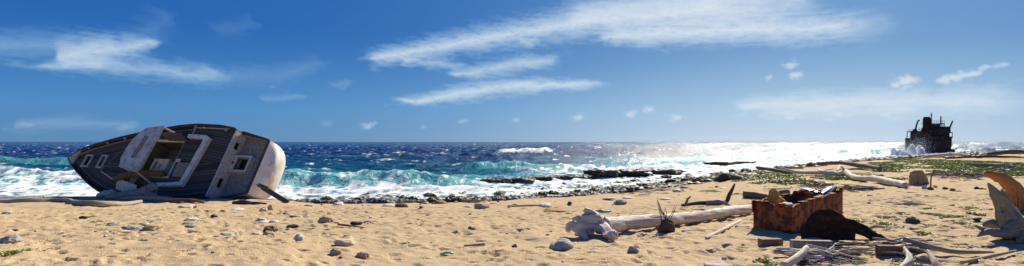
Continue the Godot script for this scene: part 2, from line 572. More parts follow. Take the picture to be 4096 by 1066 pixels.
# spine as slopes to the right of straight ahead and upward, half thickness in degrees, density, kind, seed
const CLOUDS := [
	[[[-0.836, 0.1526], [-0.7572, 0.1633], [-0.6855, 0.1719], [-0.6282, 0.1862]], [0.82, 1.4, 1.07, 0.33], 0.8, "streak", 3],
	[[[-0.8539, 0.1383], [-0.7572, 0.1418], [-0.6211, 0.1289], [-0.4778, 0.1132]], [0.33, 0.9, 0.99, 0.9], 0.62, "streak", 4],
	[[[-0.9649, 0.1762], [-0.8145, 0.1762], [-0.6855, 0.1762]], [1.07, 1.23, 0.82], 0.42, "streak", 5],
	[[[-0.9219, 0.1418], [-0.8145, 0.1347], [-0.707, 0.1383]], [0.25, 0.29, 0.21], 0.3, "streak", 6],
	[[[-0.6927, 0.1777], [-0.6426, 0.2063], [-0.6139, 0.2421]], [1.23, 1.4, 1.23], 0.18, "streak", 7],
	[[[-0.5208, 0.1203], [-0.4205, 0.1203], [-0.3274, 0.149]], [0.99, 1.07, 0.82], 0.2, "streak", 8],
	[[[-0.5494, 0.2027], [-0.4921, 0.2063], [-0.4635, 0.2206]], [0.82, 0.99, 0.82], 0.14, "streak", 9],
	[[[-0.2736, 0.149], [-0.2199, 0.1562], [-0.1125, 0.1762], [0.0093, 0.1977], [0.1526, 0.2221], [0.3675, 0.2407], [0.6182, 0.2314]], [0.82, 0.99, 1.23, 1.48, 1.81, 2.46, 1.64], 0.95, "streak", 10],
	[[[0.0809, 0.2278], [0.2242, 0.2493], [0.4391, 0.2636], [0.5824, 0.2493]], [1.64, 2.05, 2.05, 1.23], 0.6, "streak", 11],
	[[[0.1454, 0.1905], [0.2385, 0.1934], [0.3675, 0.2006], [0.5107, 0.2049], [0.7256, 0.2135]], [0.66, 1.23, 1.23, 1.4, 1.23], 0.92, "streak", 12],
	[[[-0.2056, 0.149], [-0.1483, 0.1433], [-0.0766, 0.1361]], [0.49, 0.66, 0.41], 0.6, "streak", 13],
	[[[-0.1196, 0.1218], [-0.0623, 0.1275], [0.0093, 0.1418], [0.1096, 0.1504]], [0.33, 0.82, 0.9, 0.57], 0.75, "streak", 14],
	[[[-0.2307, 0.0731], [-0.1626, 0.0759], [-0.0981, 0.0874], [-0.0193, 0.1003], [0.1096, 0.1046], [0.1884, 0.1046]], [0.33, 0.57, 0.99, 0.99, 0.57, 0.33], 0.88, "streak", 15],
	[[[0.0093, 0.1848], [0.0308, 0.1791], [0.0523, 0.1762]], [0.49, 0.66, 0.41], 0.45, "streak", 16],
	[[[0.3818, 0.0645], [0.4964, 0.0688], [0.654, 0.0738], [0.7973, 0.0738], [0.9692, 0.0774]], [0.57, 1.07, 1.15, 1.23, 1.23], 0.72, "streak", 17],
	[[[0.4391, 0.0501], [0.5824, 0.0523], [0.7615, 0.0559]], [0.57, 0.82, 0.66], 0.3, "streak", 18],
	[[[-0.9219, 0.0287], [-0.7787, 0.0358], [-0.664, 0.0308]], [0.49, 0.66, 0.41], 0.25, "streak", 19],
	[[[-0.4563, 0.0802], [-0.4062, 0.0809], [-0.3632, 0.0831]], [0.29, 0.41, 0.25], 0.25, "streak", 20],
	[[[-0.3345, 0.1024], [-0.3059, 0.1046], [-0.2915, 0.0974]], [0.33, 0.41, 0.25], 0.22, "streak", 21],
	[[[-0.4277, 0.1017]], [0.26], 0.31, "puff", 22],
	[[[-0.2593, 0.0287]], [0.48], 0.47, "puff", 23],
	[[[0.0021, 0.038]], [0.29], 0.35, "puff", 24],
	[[[-0.0874, 0.0387]], [0.26], 0.35, "puff", 25],
	[[[-0.1569, 0.0287]], [0.26], 0.23, "puff", 26],
	[[[0.1203, 0.0458]], [0.48], 0.51, "puff", 27],
	[[[0.2099, 0.0501]], [0.48], 0.55, "puff", 28],
	[[[0.2507, 0.0587]], [0.42], 0.55, "puff", 29],
	[[[0.2994, 0.0451]], [0.45], 0.55, "puff", 30],
	[[[0.5036, 0.1397]], [0.45], 0.66, "puff", 31],
	[[[0.5107, 0.1203]], [0.48], 0.66, "puff", 32],
	[[[0.4642, 0.1175]], [0.29], 0.47, "puff", 33],
	[[[0.7056, 0.1089]], [0.61], 0.74, "puff", 34],
	[[[0.7758, 0.1117], [0.8044, 0.1175], [0.8417, 0.1254]], [0.38, 0.48, 0.32], 0.7, "puff", 35],
	[[[0.8474, 0.1332], [0.8582, 0.1375]], [0.29, 0.29], 0.55, "puff", 36],
	[[[0.8689, 0.1347], [0.894, 0.1418]], [0.26, 0.22], 0.47, "puff", 37],
	[[[0.5, 0.043]], [0.29], 0.39, "puff", 38],
	[[[0.5716, 0.0401]], [0.29], 0.39, "puff", 39],
	[[[0.591, 0.0516]], [0.29], 0.39, "puff", 40],
	[[[0.6719, 0.0473]], [0.29], 0.39, "puff", 41],
	[[[-0.6999, 0.0258]], [0.38], 0.2, "puff", 42],
	[[[-0.3345, 0.0344]], [0.45], 0.16, "puff", 43],
	[[[-0.8789, 0.0315]], [0.32], 0.23, "puff", 44],
]
const GRASS := [
	[[17.77, -49.2], [30.01, -73.08], [44.76, -98.22], [32.68, -65.87], [21.11, -40.7], [17.77, -33.39], [15.98, -32.8], [16.58, -36.75], [18.32, -43.64]],
	[[40.36, -63.04], [48.38, -71.06], [37.37, -52.14], [29.45, -41.6], [29.45, -44.44], [31.59, -50.4]],
	[[61.61, -90.5], [73.91, -101.82], [51.61, -69.8], [44.07, -59.96], [48.0, -68.69]],
	[[56.47, -75.0], [50.72, -62.16], [46.53, -49.4], [31.21, -33.13], [27.67, -31.64], [29.07, -35.24], [30.66, -38.87], [35.8, -46.99]],
	[[23.93, -42.44], [25.91, -41.93], [24.43, -35.88], [23.01, -32.93], [21.7, -33.66], [21.21, -36.17]],
]
const TUFTS := [
	[-8.62, -9.35, 0.15, 0.74],
	[9.34, -14.28, 0.27, 0.98],
	[10.35, -15.26, 0.21, 0.44],
	[10.29, -13.92, 0.16, 0.54],
	[8.53, -13.75, 0.12, 0.46],
	[10.89, -15.2, 0.17, 0.32],
	[11.04, -30.95, 0.59, 1.02],
	[14.55, -30.28, 0.61, 1.03],
	[4.37, -9.28, 0.17, 0.29],
	[4.4, -9.66, 0.09, 0.17],
	[14.05, -17.03, 0.23, 0.45],
	[12.33, -15.2, 0.21, 0.41],
	[12.26, -15.63, 0.21, 0.33],
	[13.27, -15.79, 0.18, 0.29],
	[11.1, -13.56, 0.12, 0.25],
	[14.67, -17.41, 0.16, 0.33],
	[-13.14, -17.17, 0.14, 0.39],
	[-14.35, -17.2, 0.09, 0.14],
	[-11.8, -15.75, 0.06, 0.12],
	[8.34, -11.63, 0.16, 0.26],
	[9.41, -12.65, 0.11, 0.24],
	[9.45, -19.05, 0.21, 0.48],
	[10.52, -18.23, 0.16, 0.49],
	[11.44, -16.36, 0.18, 0.22],
	[12.2, -16.2, 0.15, 0.25],
	[6.68, -9.26, 0.08, 0.11],
	[8.87, -10.93, 0.07, 0.14],
	[7.68, -18.3, 0.12, 0.28],
	[13.21, -17.55, 0.12, 0.20],
]
const PILES := [
	[[[5.18, -9.37], [5.71, -9.35], [6.38, -10.44], [5.78, -10.46]], 58, "grey", "dead stick in the tangle before the torn rusty sheet"],
	[[[4.83, -9.31], [5.08, -9.31], [5.46, -10.01], [5.2, -10.03]], 16, "pale", "bleached root piece in the tangle at the bottom before the container"],
	[[[6.64, -9.71], [7.1, -9.69], [8.06, -11.0], [7.53, -11.02]], 50, "grey", "dry stick scattered between torn sheet and grey stump"],
	[[[15.72, -29.92], [16.66, -28.98], [18.3, -31.83], [17.37, -33.06]], 24, "dark", "dark stick in the small heap behind the container"],
	[[[16.08, -26.8], [16.76, -26.17], [18.26, -28.52], [17.55, -29.27]], 20, "dark", "dark stick in the heap right of the pale branch end"],
	[[[24.99, -33.19], [27.25, -31.32], [29.52, -33.93], [27.23, -36.17]], 56, "dark", "dark stick in the wrack line beyond the row of stones"],
	[[[6.63, -36.61], [8.93, -31.89], [11.24, -40.13], [9.07, -50.1]], 44, "grey", "stick in the wrack on the near side of the reef rocks"],
	[[[31.26, -36.03], [32.2, -35.1], [41.33, -45.06], [40.45, -46.62]], 40, "dark", "dark stick in the wrack at the right edge beyond the snag"],
	[[[23.69, -42.19], [24.9, -39.02], [27.57, -43.21], [26.49, -47.18]], 26, "dark", "dark stick under the slanting grey log"],
	[[[13.36, -19.12], [13.8, -19.01], [14.39, -19.82], [13.99, -20.02]], 10, "grey", "grey twig in the small patch left of the dark rock"],
	[[[-21.38, -25.14], [-20.19, -25.65], [-22.54, -28.63], [-23.86, -28.06]], 16, "dark", "dark wrack stick on the sand line behind the long pole"],
	[[[-2.15, -26.86], [-1.4, -26.38], [-1.52, -28.57], [-2.34, -29.15]], 5, "grey", "grey stick on the sand edge by the reef"],
]
const STONES := [
	[-9.97, -10.86, 0.45, 0.22, "coral", "rough grey pitted coral lump at the left edge above green tuft"],
	[-16.82, -18.37, 0.33, 0.12, "white", "white rock at the left edge below the long driftwood pole"],
	[-9.99, -13.75, 0.37, 0.12, "coral", "black and white mottled stone, leftmost of the cluster before the boat"],
	[-10.31, -14.54, 0.16, 0.07, "tan", "small tan stone just behind the mottled stone"],
	[-9.02, -13.00, 0.46, 0.13, "coral", "long grey pitted stone in the middle of the cluster before the boat"],
	[-9.33, -13.97, 0.29, 0.09, "cream", "smooth cream stone behind the broad tan stone"],
	[-8.44, -12.85, 0.41, 0.14, "tan", "broad tan stone at the near right end of the boat cluster"],
	[-9.62, -14.78, 0.37, 0.10, "grey", "flat grey stone, rearmost of the cluster before the boat"],
	[-8.78, -15.08, 0.41, 0.12, "white", "white bun-shaped stone topmost of four stacked up the sand"],
	[-8.37, -14.23, 0.33, 0.08, "tan", "flat tan stone just under the white bun-shaped stone"],
	[-8.01, -13.70, 0.32, 0.09, "coral", "white and grey speckled stone, third of four before the stern"],
	[-7.47, -12.95, 0.31, 0.10, "tan", "sandy brown stone nearest the camera of the four before the stern"],
	[-6.52, -12.65, 0.38, 0.13, "pale", "lone pale slab stone on open sand below the stern"],
	[-7.10, -15.63, 0.28, 0.10, "pale", "pale stone behind the two white flat slabs"],
	[-6.64, -14.72, 0.33, 0.09, "white", "white flat slab to the left behind the reddish brown rock"],
	[-6.40, -14.81, 0.28, 0.08, "white", "white flat slab directly behind the reddish brown rock"],
	[-5.86, -13.37, 0.32, 0.19, "brown", "reddish brown rough rock amid white slabs below the stern"],
	[-6.01, -12.98, 0.22, 0.09, "pale", "pale stone with a hole beside the reddish brown rock"],
	[-5.41, -12.27, 0.28, 0.13, "tan", "tan wedge stone half buried in front of the reddish brown rock"],
	[-5.67, -13.67, 0.23, 0.07, "pale", "pale low stone right of the reddish brown rock"],
	[-4.41, -11.40, 0.27, 0.15, "white", "white oblong stone tilted up on the sand"],
	[-5.01, -14.78, 0.44, 0.21, "tan", "pitted tan boulder with a twig behind it right of the white slabs"],
	[-3.39, -11.13, 0.43, 0.18, "cream", "large smooth cream stone with an orange stain"],
	[-3.18, -9.95, 0.21, 0.13, "tan", "half buried tan stone just in front of the orange stained stone"],
	[-9.09, -20.14, 0.31, 0.20, "cream", "cream round stone left of the touching pair by the stern"],
	[-9.09, -20.76, 0.28, 0.22, "tan", "tan round stone right of the touching pair by the stern"],
	[-8.48, -20.30, 0.15, 0.05, "grey", "small grey stone by the plank behind the stern"],
	[-13.10, -22.13, 0.60, 0.19, "cream", "cream lump of stones against the boat side"],
	[-14.97, -25.09, 0.20, 0.10, "brown", "brown pebble on top edge of sand by the boat side"],
	[-12.36, -21.56, 0.17, 0.17, "tan", "small upright tan stone by the boat side"],
	[-10.53, -21.05, 0.55, 0.09, "white", "white flat broken slab in front of the hull"],
	[-8.50, -22.98, 0.43, 0.14, "cream", "cream boulder at the edge of the reef rocks behind the stern"],
	[-7.41, -23.54, 0.45, 0.18, "white", "white boulder at the sand edge in front of a tide pool"],
	[-5.16, -22.98, 0.60, 0.17, "white", "white double-lobed boulder at the sand edge"],
	[-4.57, -22.66, 0.57, 0.19, "brown", "brown boulder touching the white double-lobed boulder"],
	[-3.54, -27.02, 0.78, 0.22, "orange", "orange brown long boulder at the edge of the black reef"],
	[-4.03, -25.65, 0.32, 0.15, "pale", "pale boulder left of the orange brown long boulder"],
	[-1.10, -20.76, 0.71, 0.36, "tan", "tan pyramid-shaped boulder alone on the sand"],
	[-0.57, -40.53, 0.69, 0.27, "brown", "shiny reddish brown boulder at the reef edge behind the pyramid boulder"],
	[-2.93, -28.75, 0.21, 0.10, "tan", "small tan stone at the reef edge right of the long boulder"],
	[-1.90, -23.26, 0.44, 0.10, "white", "white flat stone left of the pyramid boulder"],
	[-2.64, -9.73, 0.25, 0.11, "tan", "low tan flat stone at the bottom near the orange stained stone"],
	[-1.69, -11.65, 0.08, 0.05, "pale", "small pale stone beside the green plastic"],
	[1.51, -19.28, 0.87, 0.17, "orange", "long rusty orange stone lying on the sand"],
	[1.30, -21.52, 0.56, 0.16, "white", "white coral slab behind the rusty orange stone"],
	[4.65, -23.59, 0.58, 0.23, "coral", "white pitted coral arch right of the flat slab"],
	[4.85, -27.45, 0.69, 0.12, "grey", "flat grey slab left of the pitted coral arch"],
	[2.80, -17.94, 0.31, 0.11, "coral", "white pitted stone behind the root end of the big log"],
	[7.15, -25.60, 0.60, 0.16, "white", "flat white slab behind the thin half of the big log"],
	[5.94, -28.29, 0.59, 0.10, "pale", "low pale slab behind the pitted coral arch"],
	[0.93, -10.46, 0.50, 0.21, "grey", "big smooth grey stone in front of the log roots"],
	[2.20, -9.99, 0.21, 0.13, "angular", "angular grey stone on the sand below the big log"],
	[3.33, -8.84, 0.45, 0.10, "grey", "pale stone cut off by the bottom edge of the picture"],
	[10.13, -13.89, 0.33, 0.21, "dark", "dark grey craggy rock among small green tufts"],
	[9.13, -10.89, 0.25, 0.10, "grey", "flat grey stone in the shade of the grey stump"],
	[7.15, -9.50, 0.36, 0.10, "tan", "large tan stone half covered by dry sticks"],
	[19.10, -25.60, 0.23, 0.16, "pale", "pale stone left of the upright twig"],
	[19.09, -25.19, 0.25, 0.15, "dark", "dark stone right of the upright twig"],
	[20.48, -26.75, 0.17, 0.11, "tan", "small tan stone behind the dark twig stone"],
	[19.69, -25.14, 0.25, 0.12, "dark", "dark stone, first in the row leading to the stump"],
	[19.42, -24.35, 0.22, 0.13, "brown", "brown stone, second in the row leading to the stump"],
	[19.24, -23.78, 0.28, 0.09, "grey", "grey low stone, third in the row leading to the stump"],
	[20.96, -24.94, 0.22, 0.15, "dark", "dark stone, fourth in the row leading to the stump"],
	[20.80, -24.45, 0.22, 0.12, "brown", "brown stone nearest the stump in the row"],
	[13.15, -35.53, 0.22, 0.13, "grey", "grey stone at the rubble end above the sand"],
	[11.25, -27.45, 0.57, 0.17, "tan", "low tan stone half sunk behind the rusty box"],
	[10.29, -37.35, 0.57, 0.18, "pale", "pale rounded stone in the rubble left of the grass"],
	[9.55, -31.83, 0.54, 0.20, "white", "white rounded stone in front of the rubble belt"],
	[11.48, -36.83, 0.53, 0.20, "tan", "tan layered stone behind the white rounded stone"],
	[12.73, -33.19, 0.45, 0.10, "white", "thin white slab between rubble and pitted lump"],
	[20.42, -49.30, 0.53, 0.16, "white", "white rounded stone on the near edge of the grass"],
	[16.97, -48.81, 0.57, 0.22, "tan", "tan stone by the black driftwood chunk"],
	[14.95, -23.03, 0.25, 0.10, "pale", "pale rounded stone behind the rusty box"],
	[25.18, -72.06, 1.10, 0.55, "dark", "dark boulder on the rubble bank left of the grass"],
	[35.73, -91.41, 1.56, 0.70, "dark", "dark boulder topmost on the rubble bank"],
	[31.78, -79.48, 0.72, 0.36, "tan", "tan boulder right of the topmost dark boulder"],
	[23.75, -73.67, 0.93, 0.40, "dark", "peaked black rock on the rubble bank by the surf"],
	[46.95, -105.97, 1.72, 0.86, "brown", "rounded brown boulder standing at the surf edge of the grass"],
	[39.19, -71.92, 1.17, 0.71, "brown", "tall brown boulder amid bleached logs on the grass edge"],
	[31.28, -44.88, 0.36, 0.14, "dark", "dark stone on the sand path among green patches"],
	[29.42, -37.95, 0.27, 0.17, "brown", "rounded brown stone on the path before the dry sticks"],
]
const WEED := [[-11.79, -13.08], [-6.6, -16.76], [-5.51, -13.89], [0.05, -10.86], [-1.38, -18.23], [-4.07, -14.49], [2.46, -23.59], [-9.45, -17.58], [-12.41, -16.04], [-3.44, -21.05], [0.12, -22.08], [11.58, -16.46], [12.07, -14.4]]


# ---------------------------------------------------------------- sky
func sky_base(az: float, el: float) -> Color:
	var a := deg_to_rad(az)
	var e := deg_to_rad(el)
	var d := Vector3(sin(a) * cos(e), sin(e), -cos(a) * cos(e))
	var s := deg_to_rad(SUN_AZIMUTH)
	var h := deg_to_rad(SUN_HEIGHT)
	var ang := rad_to_deg(acos(clampf(d.dot(Vector3(sin(s) * cos(h), sin(h), -cos(s) * cos(h))), -1.0, 1.0)))
	var off := absf(wrapf(az - SUN_AZIMUTH, -180.0, 180.0))
	var g := exp(-pow(off / 34.0, 2.0))
	var deep := [[0.0, Color(0.373, 0.541, 0.714)], [3.2, Color(0.318, 0.549, 0.769)], [10.5, Color(0.165, 0.40, 0.698)], [40.0, Color(0.11, 0.30, 0.60)], [91.0, Color(0.09, 0.25, 0.52)]]
	var pale := [[0.0, Color(0.80, 0.855, 0.918)], [3.0, Color(0.69, 0.80, 0.895)], [8.5, Color(0.475, 0.64, 0.816)], [16.0, Color(0.40, 0.58, 0.80)], [91.0, Color(0.11, 0.29, 0.57)]]
	var two := []
	for t in [deep, pale]:
		for i in t.size() - 1:
			if el < t[i + 1][0]:
				var k := clampf((el - t[i][0]) / (t[i + 1][0] - t[i][0]), 0.0, 1.0)
				two.append(t[i][1].lerp(t[i + 1][1], k))
				break
	var c: Color = two[0].lerp(two[1], g)
	c = c.lerp(Color(0.90, 0.94, 0.98), 0.75 * exp(-ang * ang / 150.0))
	return c


# spine in degrees (azimuth, height), half thickness in degrees at each point, density, streakiness
func cloud(px: PackedByteArray, w: int, hh: int, spine: Array, thick: Array, dens: float, kind: String, sd: int) -> void:
	var lo := Vector2(1e9, 1e9)
	var hi := Vector2(-1e9, -1e9)
	var tm := 0.0
	for i in spine.size():
		tm = maxf(tm, thick[i])
	for p: Vector2 in spine:
		lo = lo.min(p - Vector2.ONE * tm * 1.9)
		hi = hi.max(p + Vector2.ONE * tm * 1.9)
	var y0 := maxi(int((90.0 - hi.y) / 180.0 * hh), 0)
	var y1 := mini(int((90.0 - lo.y) / 180.0 * hh), hh / 2 - 1)
	var x0 := int(floor(lo.x / 360.0 * w))
	var x1 := int(ceil(hi.x / 360.0 * w))
	var nn := spine.size()
	for y in range(y0, y1 + 1):
		var el := 90.0 - (y + 0.5) * 180.0 / hh
		for x in range(x0, x1 + 1):
			var az := (x + 0.5) * 360.0 / w
			var p := Vector2(az, el)
			var wx := n_mid.get_noise_2d(az * 6.0 + sd * 17.0, el * 14.0)
			var best := 1e9
			var bt := 0.0
			var q := p + Vector2(wx * 1.2, wx * 0.35) * (1.0 if kind == "streak" else 0.5)
			if nn == 1:
				best = Vector2((q.x - spine[0].x) * 0.55, q.y - spine[0].y).length() / thick[0]
				bt = 0.5
			else:
				for i in nn - 1:
					var a: Vector2 = spine[i]
					var b: Vector2 = spine[i + 1]
					var t := clampf((q - a).dot(b - a) / (b - a).length_squared(), 0.0, 1.0)
					var d := q.distance_to(a.lerp(b, t)) / lerpf(thick[i], thick[i + 1], t)
					if d < best:
						best = d
						bt = (i + t) / (nn - 1)
			if best > 1.7:
				continue
			var al := 0.0
			if kind == "streak":
				var st := n_mid.get_noise_2d(az * 5.0 - el * 9.0 + sd * 5.0, el * 34.0 + az * 3.0)
				var fi := n_mid.get_noise_2d(az * 17.0 + sd * 9.0, el * 105.0 - az * 14.0)
				al = smoothstep(1.55, -0.45, best + st * 0.65 + fi * 0.42) * (0.92 + 0.5 * st + 0.4 * fi)
				al *= smoothstep(0.0, 0.10, bt) * smoothstep(1.0, 0.82, bt) if nn > 1 else 1.0
			else:
				var pf := n_mid.get_noise_2d(az * 14.0 + sd * 13.0, el * 22.0)
				var pg := n_mid.get_noise_2d(az * 40.0 + sd * 7.0, el * 60.0)
				al = smoothstep(1.1, 0.0, best + pf * 0.8 + pg * 0.3) * (0.95 + 0.3 * pf)
			al = clampf(al * dens, 0.0, 0.96)
			if al < 0.004:
				continue
			var xi := posmod(x, w)
			var k := (y * w + xi) * 3
			px[k] = int(lerpf(px[k], 236.0, al))
			px[k + 1] = int(lerpf(px[k + 1], 241.0, al))
			px[k + 2] = int(lerpf(px[k + 2], 246.0, al))


func ae(x: float, y: float) -> Vector2:       # a direction in the sky by slope to the right and slope upward
	var a := atan(x)
	return Vector2(rad_to_deg(a), rad_to_deg(atan(y * cos(a))))


func make_sky() -> PanoramaSkyMaterial:
	var small := Image.create(512, 256, false, Image.FORMAT_RGB8)
	for y in 256:
		for x in 512:
			small.set_pixel(x, y, sky_base((x + 0.5) * 360.0 / 512.0, 90.0 - (y + 0.5) * 180.0 / 256.0) if y < 128 else Color(0.05, 0.12, 0.24))
	var w := 4096
	var hh := 2048
	small.resize(w, hh, Image.INTERPOLATE_CUBIC)
	# the sky row by row just above the horizon, which the enlarging blurred
	var px := small.get_data()
	for y in range(hh / 2 - 12, hh / 2):
		for x in w:
			var c := sky_base((x + 0.5) * 360.0 / w, 90.0 - (y + 0.5) * 180.0 / hh)
			var k := (y * w + x) * 3
			px[k] = int(c.r * 255); px[k + 1] = int(c.g * 255); px[k + 2] = int(c.b * 255)
	for y in hh / 2:
		for xx in range(-10, 10):
			var x := posmod(xx, w)
			var c := sky_base((x + 0.5) * 360.0 / w, 90.0 - (y + 0.5) * 180.0 / hh)
			var k := (y * w + x) * 3
			px[k] = int(c.r * 255); px[k + 1] = int(c.g * 255); px[k + 2] = int(c.b * 255)
	for c in CLOUDS:
		var sp := []
		for p in c[0]:
			sp.append(ae(p[0], p[1]))
		cloud(px, w, hh, sp, c[1], c[2], c[3], c[4])
	# the same kinds of cloud go on round the rest of the sky
	rng.seed = 77
	for i in 34:
		var az := rng.randf_range(52.0, 308.0)
		var el := rng.randf_range(3.0, 30.0)
		var L := rng.randf_range(6.0, 16.0)
		var sl := rng.randf_range(-0.12, 0.16)
		var th := rng.randf_range(0.5, 1.6) * (0.5 + el / 25.0)
		cloud(px, w, hh, [Vector2(az - L, el - L * sl), Vector2(az, el + 0.4), Vector2(az + L, el + L * sl)], [th * 0.5, th, th * 0.7], rng.randf_range(0.35, 0.8), "streak", i + 40)
	for i in 40:
		cloud(px, w, hh, [Vector2(rng.randf_range(50.0, 310.0), rng.randf_range(1.5, 9.0))], [rng.randf_range(0.25, 0.6)], rng.randf_range(0.4, 0.8), "puff", i + 90)
	for i in 9:
		var az := rng.randf_range(0.0, 360.0)
		var el := rng.randf_range(22.0, 55.0)
		cloud(px, w, hh, [Vector2(az - 9, el), Vector2(az, el + 2.0), Vector2(az + 10, el + 1.0)], [1.2, 2.6, 1.6], rng.randf_range(0.3, 0.6), "streak", i + 150)
	var im := Image.create_from_data(w, hh, false, Image.FORMAT_RGB8, px)
	var m := PanoramaSkyMaterial.new()
	m.panorama = ImageTexture.create_from_image(im)
	m.energy_multiplier = 1.0 / EXPOSURE
	return m


# ---------------------------------------------------------------- ground
func lines(fine0: float, fine1: float, step: float, far0: float, far1: float, g0: float, g1: float) -> PackedFloat32Array:
	var a := []
	var s := step
	var x := fine0
	while x > far0:
		s *= g0
		x -= s
		a.append(x)
	a.reverse()
	x = fine0
	while x < fine1:
		a.append(x)
		x += step
	s = step
	while x < far1:
		a.append(x)
		s *= g1
		x += s
	a.append(x)
	return PackedFloat32Array(a)


func make_ground() -> void:
	var X := lines(-18.0, 18.0, 0.06, -500.0, 700.0, 1.08, 1.08)
	var Z := lines(-22.0, -6.0, 0.06, -620.0, 70.0, 1.05, 1.2)
	var nx := X.size()
	var nz := Z.size()
	var H := PackedFloat32Array()
	H.resize(nx * nz)
	var S := PackedFloat32Array()
	S.resize(nx * nz)
	for j in nz:
		var z := Z[j]
		for i in nx:
			var x := X[i]
			var s := inland(x, z)
			S[j * nx + i] = s
			var h := ground(x, z)
			h += relief(x, z, s)
			H[j * nx + i] = h
	# footprints in the dry sand, in wandering trails
	var fx0 := X.bsearch(-18.0)
	var fz0 := Z.bsearch(-22.0)
	rng.seed = 5
	for t in 420:
		var p := Vector2(rng.randf_range(-17.0, 17.0), rng.randf_range(-21.5, -6.2))
		var dir := rng.randf_range(-0.5, 0.5) + (0.0 if rng.randf() < 0.75 else PI / 2.0)
		for k in rng.randi_range(3, 14):
			dir += rng.randf_range(-0.22, 0.22)
			p += Vector2(cos(dir), sin(dir)) * rng.randf_range(0.45, 0.75)
			var side := (0.09 if k % 2 else -0.09)
			var c := p + Vector2(-sin(dir), cos(dir)) * side
			var la := rng.randf_range(0.09, 0.15)
			var lb := rng.randf_range(0.055, 0.085)
			var dep := rng.randf_range(0.025, 0.065)
			var ci := fx0 + int((c.x + 18.0) / 0.06)
			var cj := fz0 + int((c.y + 22.0) / 0.06)
			for j in range(cj - 5, cj + 6):
				if j < fz0 or j >= nz - 20:
					continue
				for i in range(ci - 5, ci + 6):
					if i < fx0 or i >= nx:
						continue
					var d := Vector2(X[i], Z[j]) - c
					var q := Vector2(d.x * cos(dir) + d.y * sin(dir), -d.x * sin(dir) + d.y * cos(dir))
					var r := sqrt(q.x * q.x / (la * la) + q.y * q.y / (lb * lb))
					if r < 1.0:
						H[j * nx + i] -= dep * (1.0 - r * r * r)
					elif r < 2.0:
						H[j * nx + i] += dep * 0.45 * (2.0 - r) * (r - 1.0) * 4.0 * (0.6 + 0.6 * n_fine.get_noise_2d(X[i] * 9.0, Z[j] * 9.0))
	var V := PackedVector3Array()
	var N := PackedVector3Array()
	var C := PackedColorArray()
	V.resize(nx * nz)
	N.resize(nx * nz)
	C.resize(nx * nz)
	for j in nz:
		var j0 := maxi(j - 1, 0)
		var j1 := mini(j + 1, nz - 1)
		for i in nx:
			var i0 := maxi(i - 1, 0)
			var i1 := mini(i + 1, nx - 1)
			var k := j * nx + i
			V[k] = Vector3(X[i], H[k], Z[j])
			var gx := (H[j * nx + i1] - H[j * nx + i0]) / (X[i1] - X[i0])
			var gz := (H[j1 * nx + i] - H[j0 * nx + i]) / (Z[j1] - Z[j0])
			N[k] = Vector3(-gx, 1.0, -gz).normalized()
			var s := S[k]
			var col := Color(0.56, 0.425, 0.25)
			if s > 0.0 and s < 90.0:
				var t := 0.5 + 0.5 * n_big.get_noise_2d(X[i] * 1.7 + 90.0, Z[j] * 1.7)
				col = col.lerp(Color(0.56, 0.43, 0.27), clampf(t, 0.0, 1.0) * 0.6)
				if X[i] < -14.0:
					col = col.lerp(Color(0.58, 0.46, 0.31), smoothstep(-14.0, -24.0, X[i]) * 0.7)
			if s < 8.0:
				var e := n_mid.get_noise_2d(X[i] * 9.0, Z[j] * 9.0) * 1.4
				var sandy := smoothstep(-22.0, -30.0, X[i])
				col = col.lerp(Color(0.24, 0.175, 0.105), smoothstep(6.2, 4.6, s + e))
				col = col.lerp(Color(0.045, 0.042, 0.038).lerp(Color(0.17, 0.135, 0.09), sandy), smoothstep(4.9, 4.3, s + e))
			C[k] = col
	var I := PackedInt32Array()
	for j in nz - 1:
		for i in nx - 1:
			var k := j * nx + i
			if S[k] < -14.0 and S[k + nx] < -14.0 and S[k + 1] < -14.0:
				continue
			I.append_array([k, k + 1, k + nx + 1, k, k + nx + 1, k + nx])
	var arr := []
	arr.resize(Mesh.ARRAY_MAX)
	arr[Mesh.ARRAY_VERTEX] = V
	arr[Mesh.ARRAY_NORMAL] = N
	arr[Mesh.ARRAY_COLOR] = C
	arr[Mesh.ARRAY_INDEX] = I
	var m := ArrayMesh.new()
	m.add_surface_from_arrays(Mesh.PRIMITIVE_TRIANGLES, arr)
	tag(obj("beach", m, M.sand), "trampled golden sand beach rising from the surf", "", "", "structure")


# ---------------------------------------------------------------- sea
# crest: x0, z0, x1, z1, height, width of the back, width of the front, foam on the crest, foam thrown ahead (m), clear green face
const CRESTS := [
	[-29, -50, -3, -48.0, 1.5, 3.6, 2.0, 0.22, 5.0, 1.0],
	[-24, -43, -12, -41.5, 0.5, 1.2, 0.6, 1.0, 5.0, 0.3],
	[-12, -42.0, -2, -42.5, 0.45, 1.2, 0.7, 1.0, 4.0, 0.2],
	[-6, -73, 8, -72.0, 1.5, 4.0, 2.2, 0.25, 3.0, 1.0],
	[6, -72, 13, -63.0, 0.9, 2.0, 1.3, 1.0, 8.0, 0.4],
	[8, -68, 24, -74.0, 0.8, 2.0, 1.2, 1.0, 5.0, 0.5],
	[-5, -186, 14, -185.0, 2.1, 4.0, 3.5, 1.0, 7.0, 0.0],
	[78, -174, 110, -171.0, 2.2, 6.0, 3.0, 0.15, 2.0, 0.6],
	[-95, -90, -42, -87.0, 1.5, 5.0, 2.6, 0.12, 1.0, 0.7],
	[-62, -57, -28, -54.0, 1.0, 2.5, 1.2, 0.9, 8.0, 0.5],
	[-47, -125, -19, -123.0, 1.4, 4.0, 3.0, 0.35, 1.0, 0.2],
	[-12, -150, 4, -152.0, 1.0, 4.0, 3.0, 0.3, 1.0, 0.1],
	[26, -84, 44, -98.0, 0.7, 2.0, 1.2, 1.0, 6.0, 0.3],
	[50, -105, 100, -158.0, 0.8, 2.0, 1.4, 1.0, 7.0, 0.2],
	[132, -172, 190, -214.0, 1.8, 3.0, 2.5, 1.0, 6.0, 0.2],
]


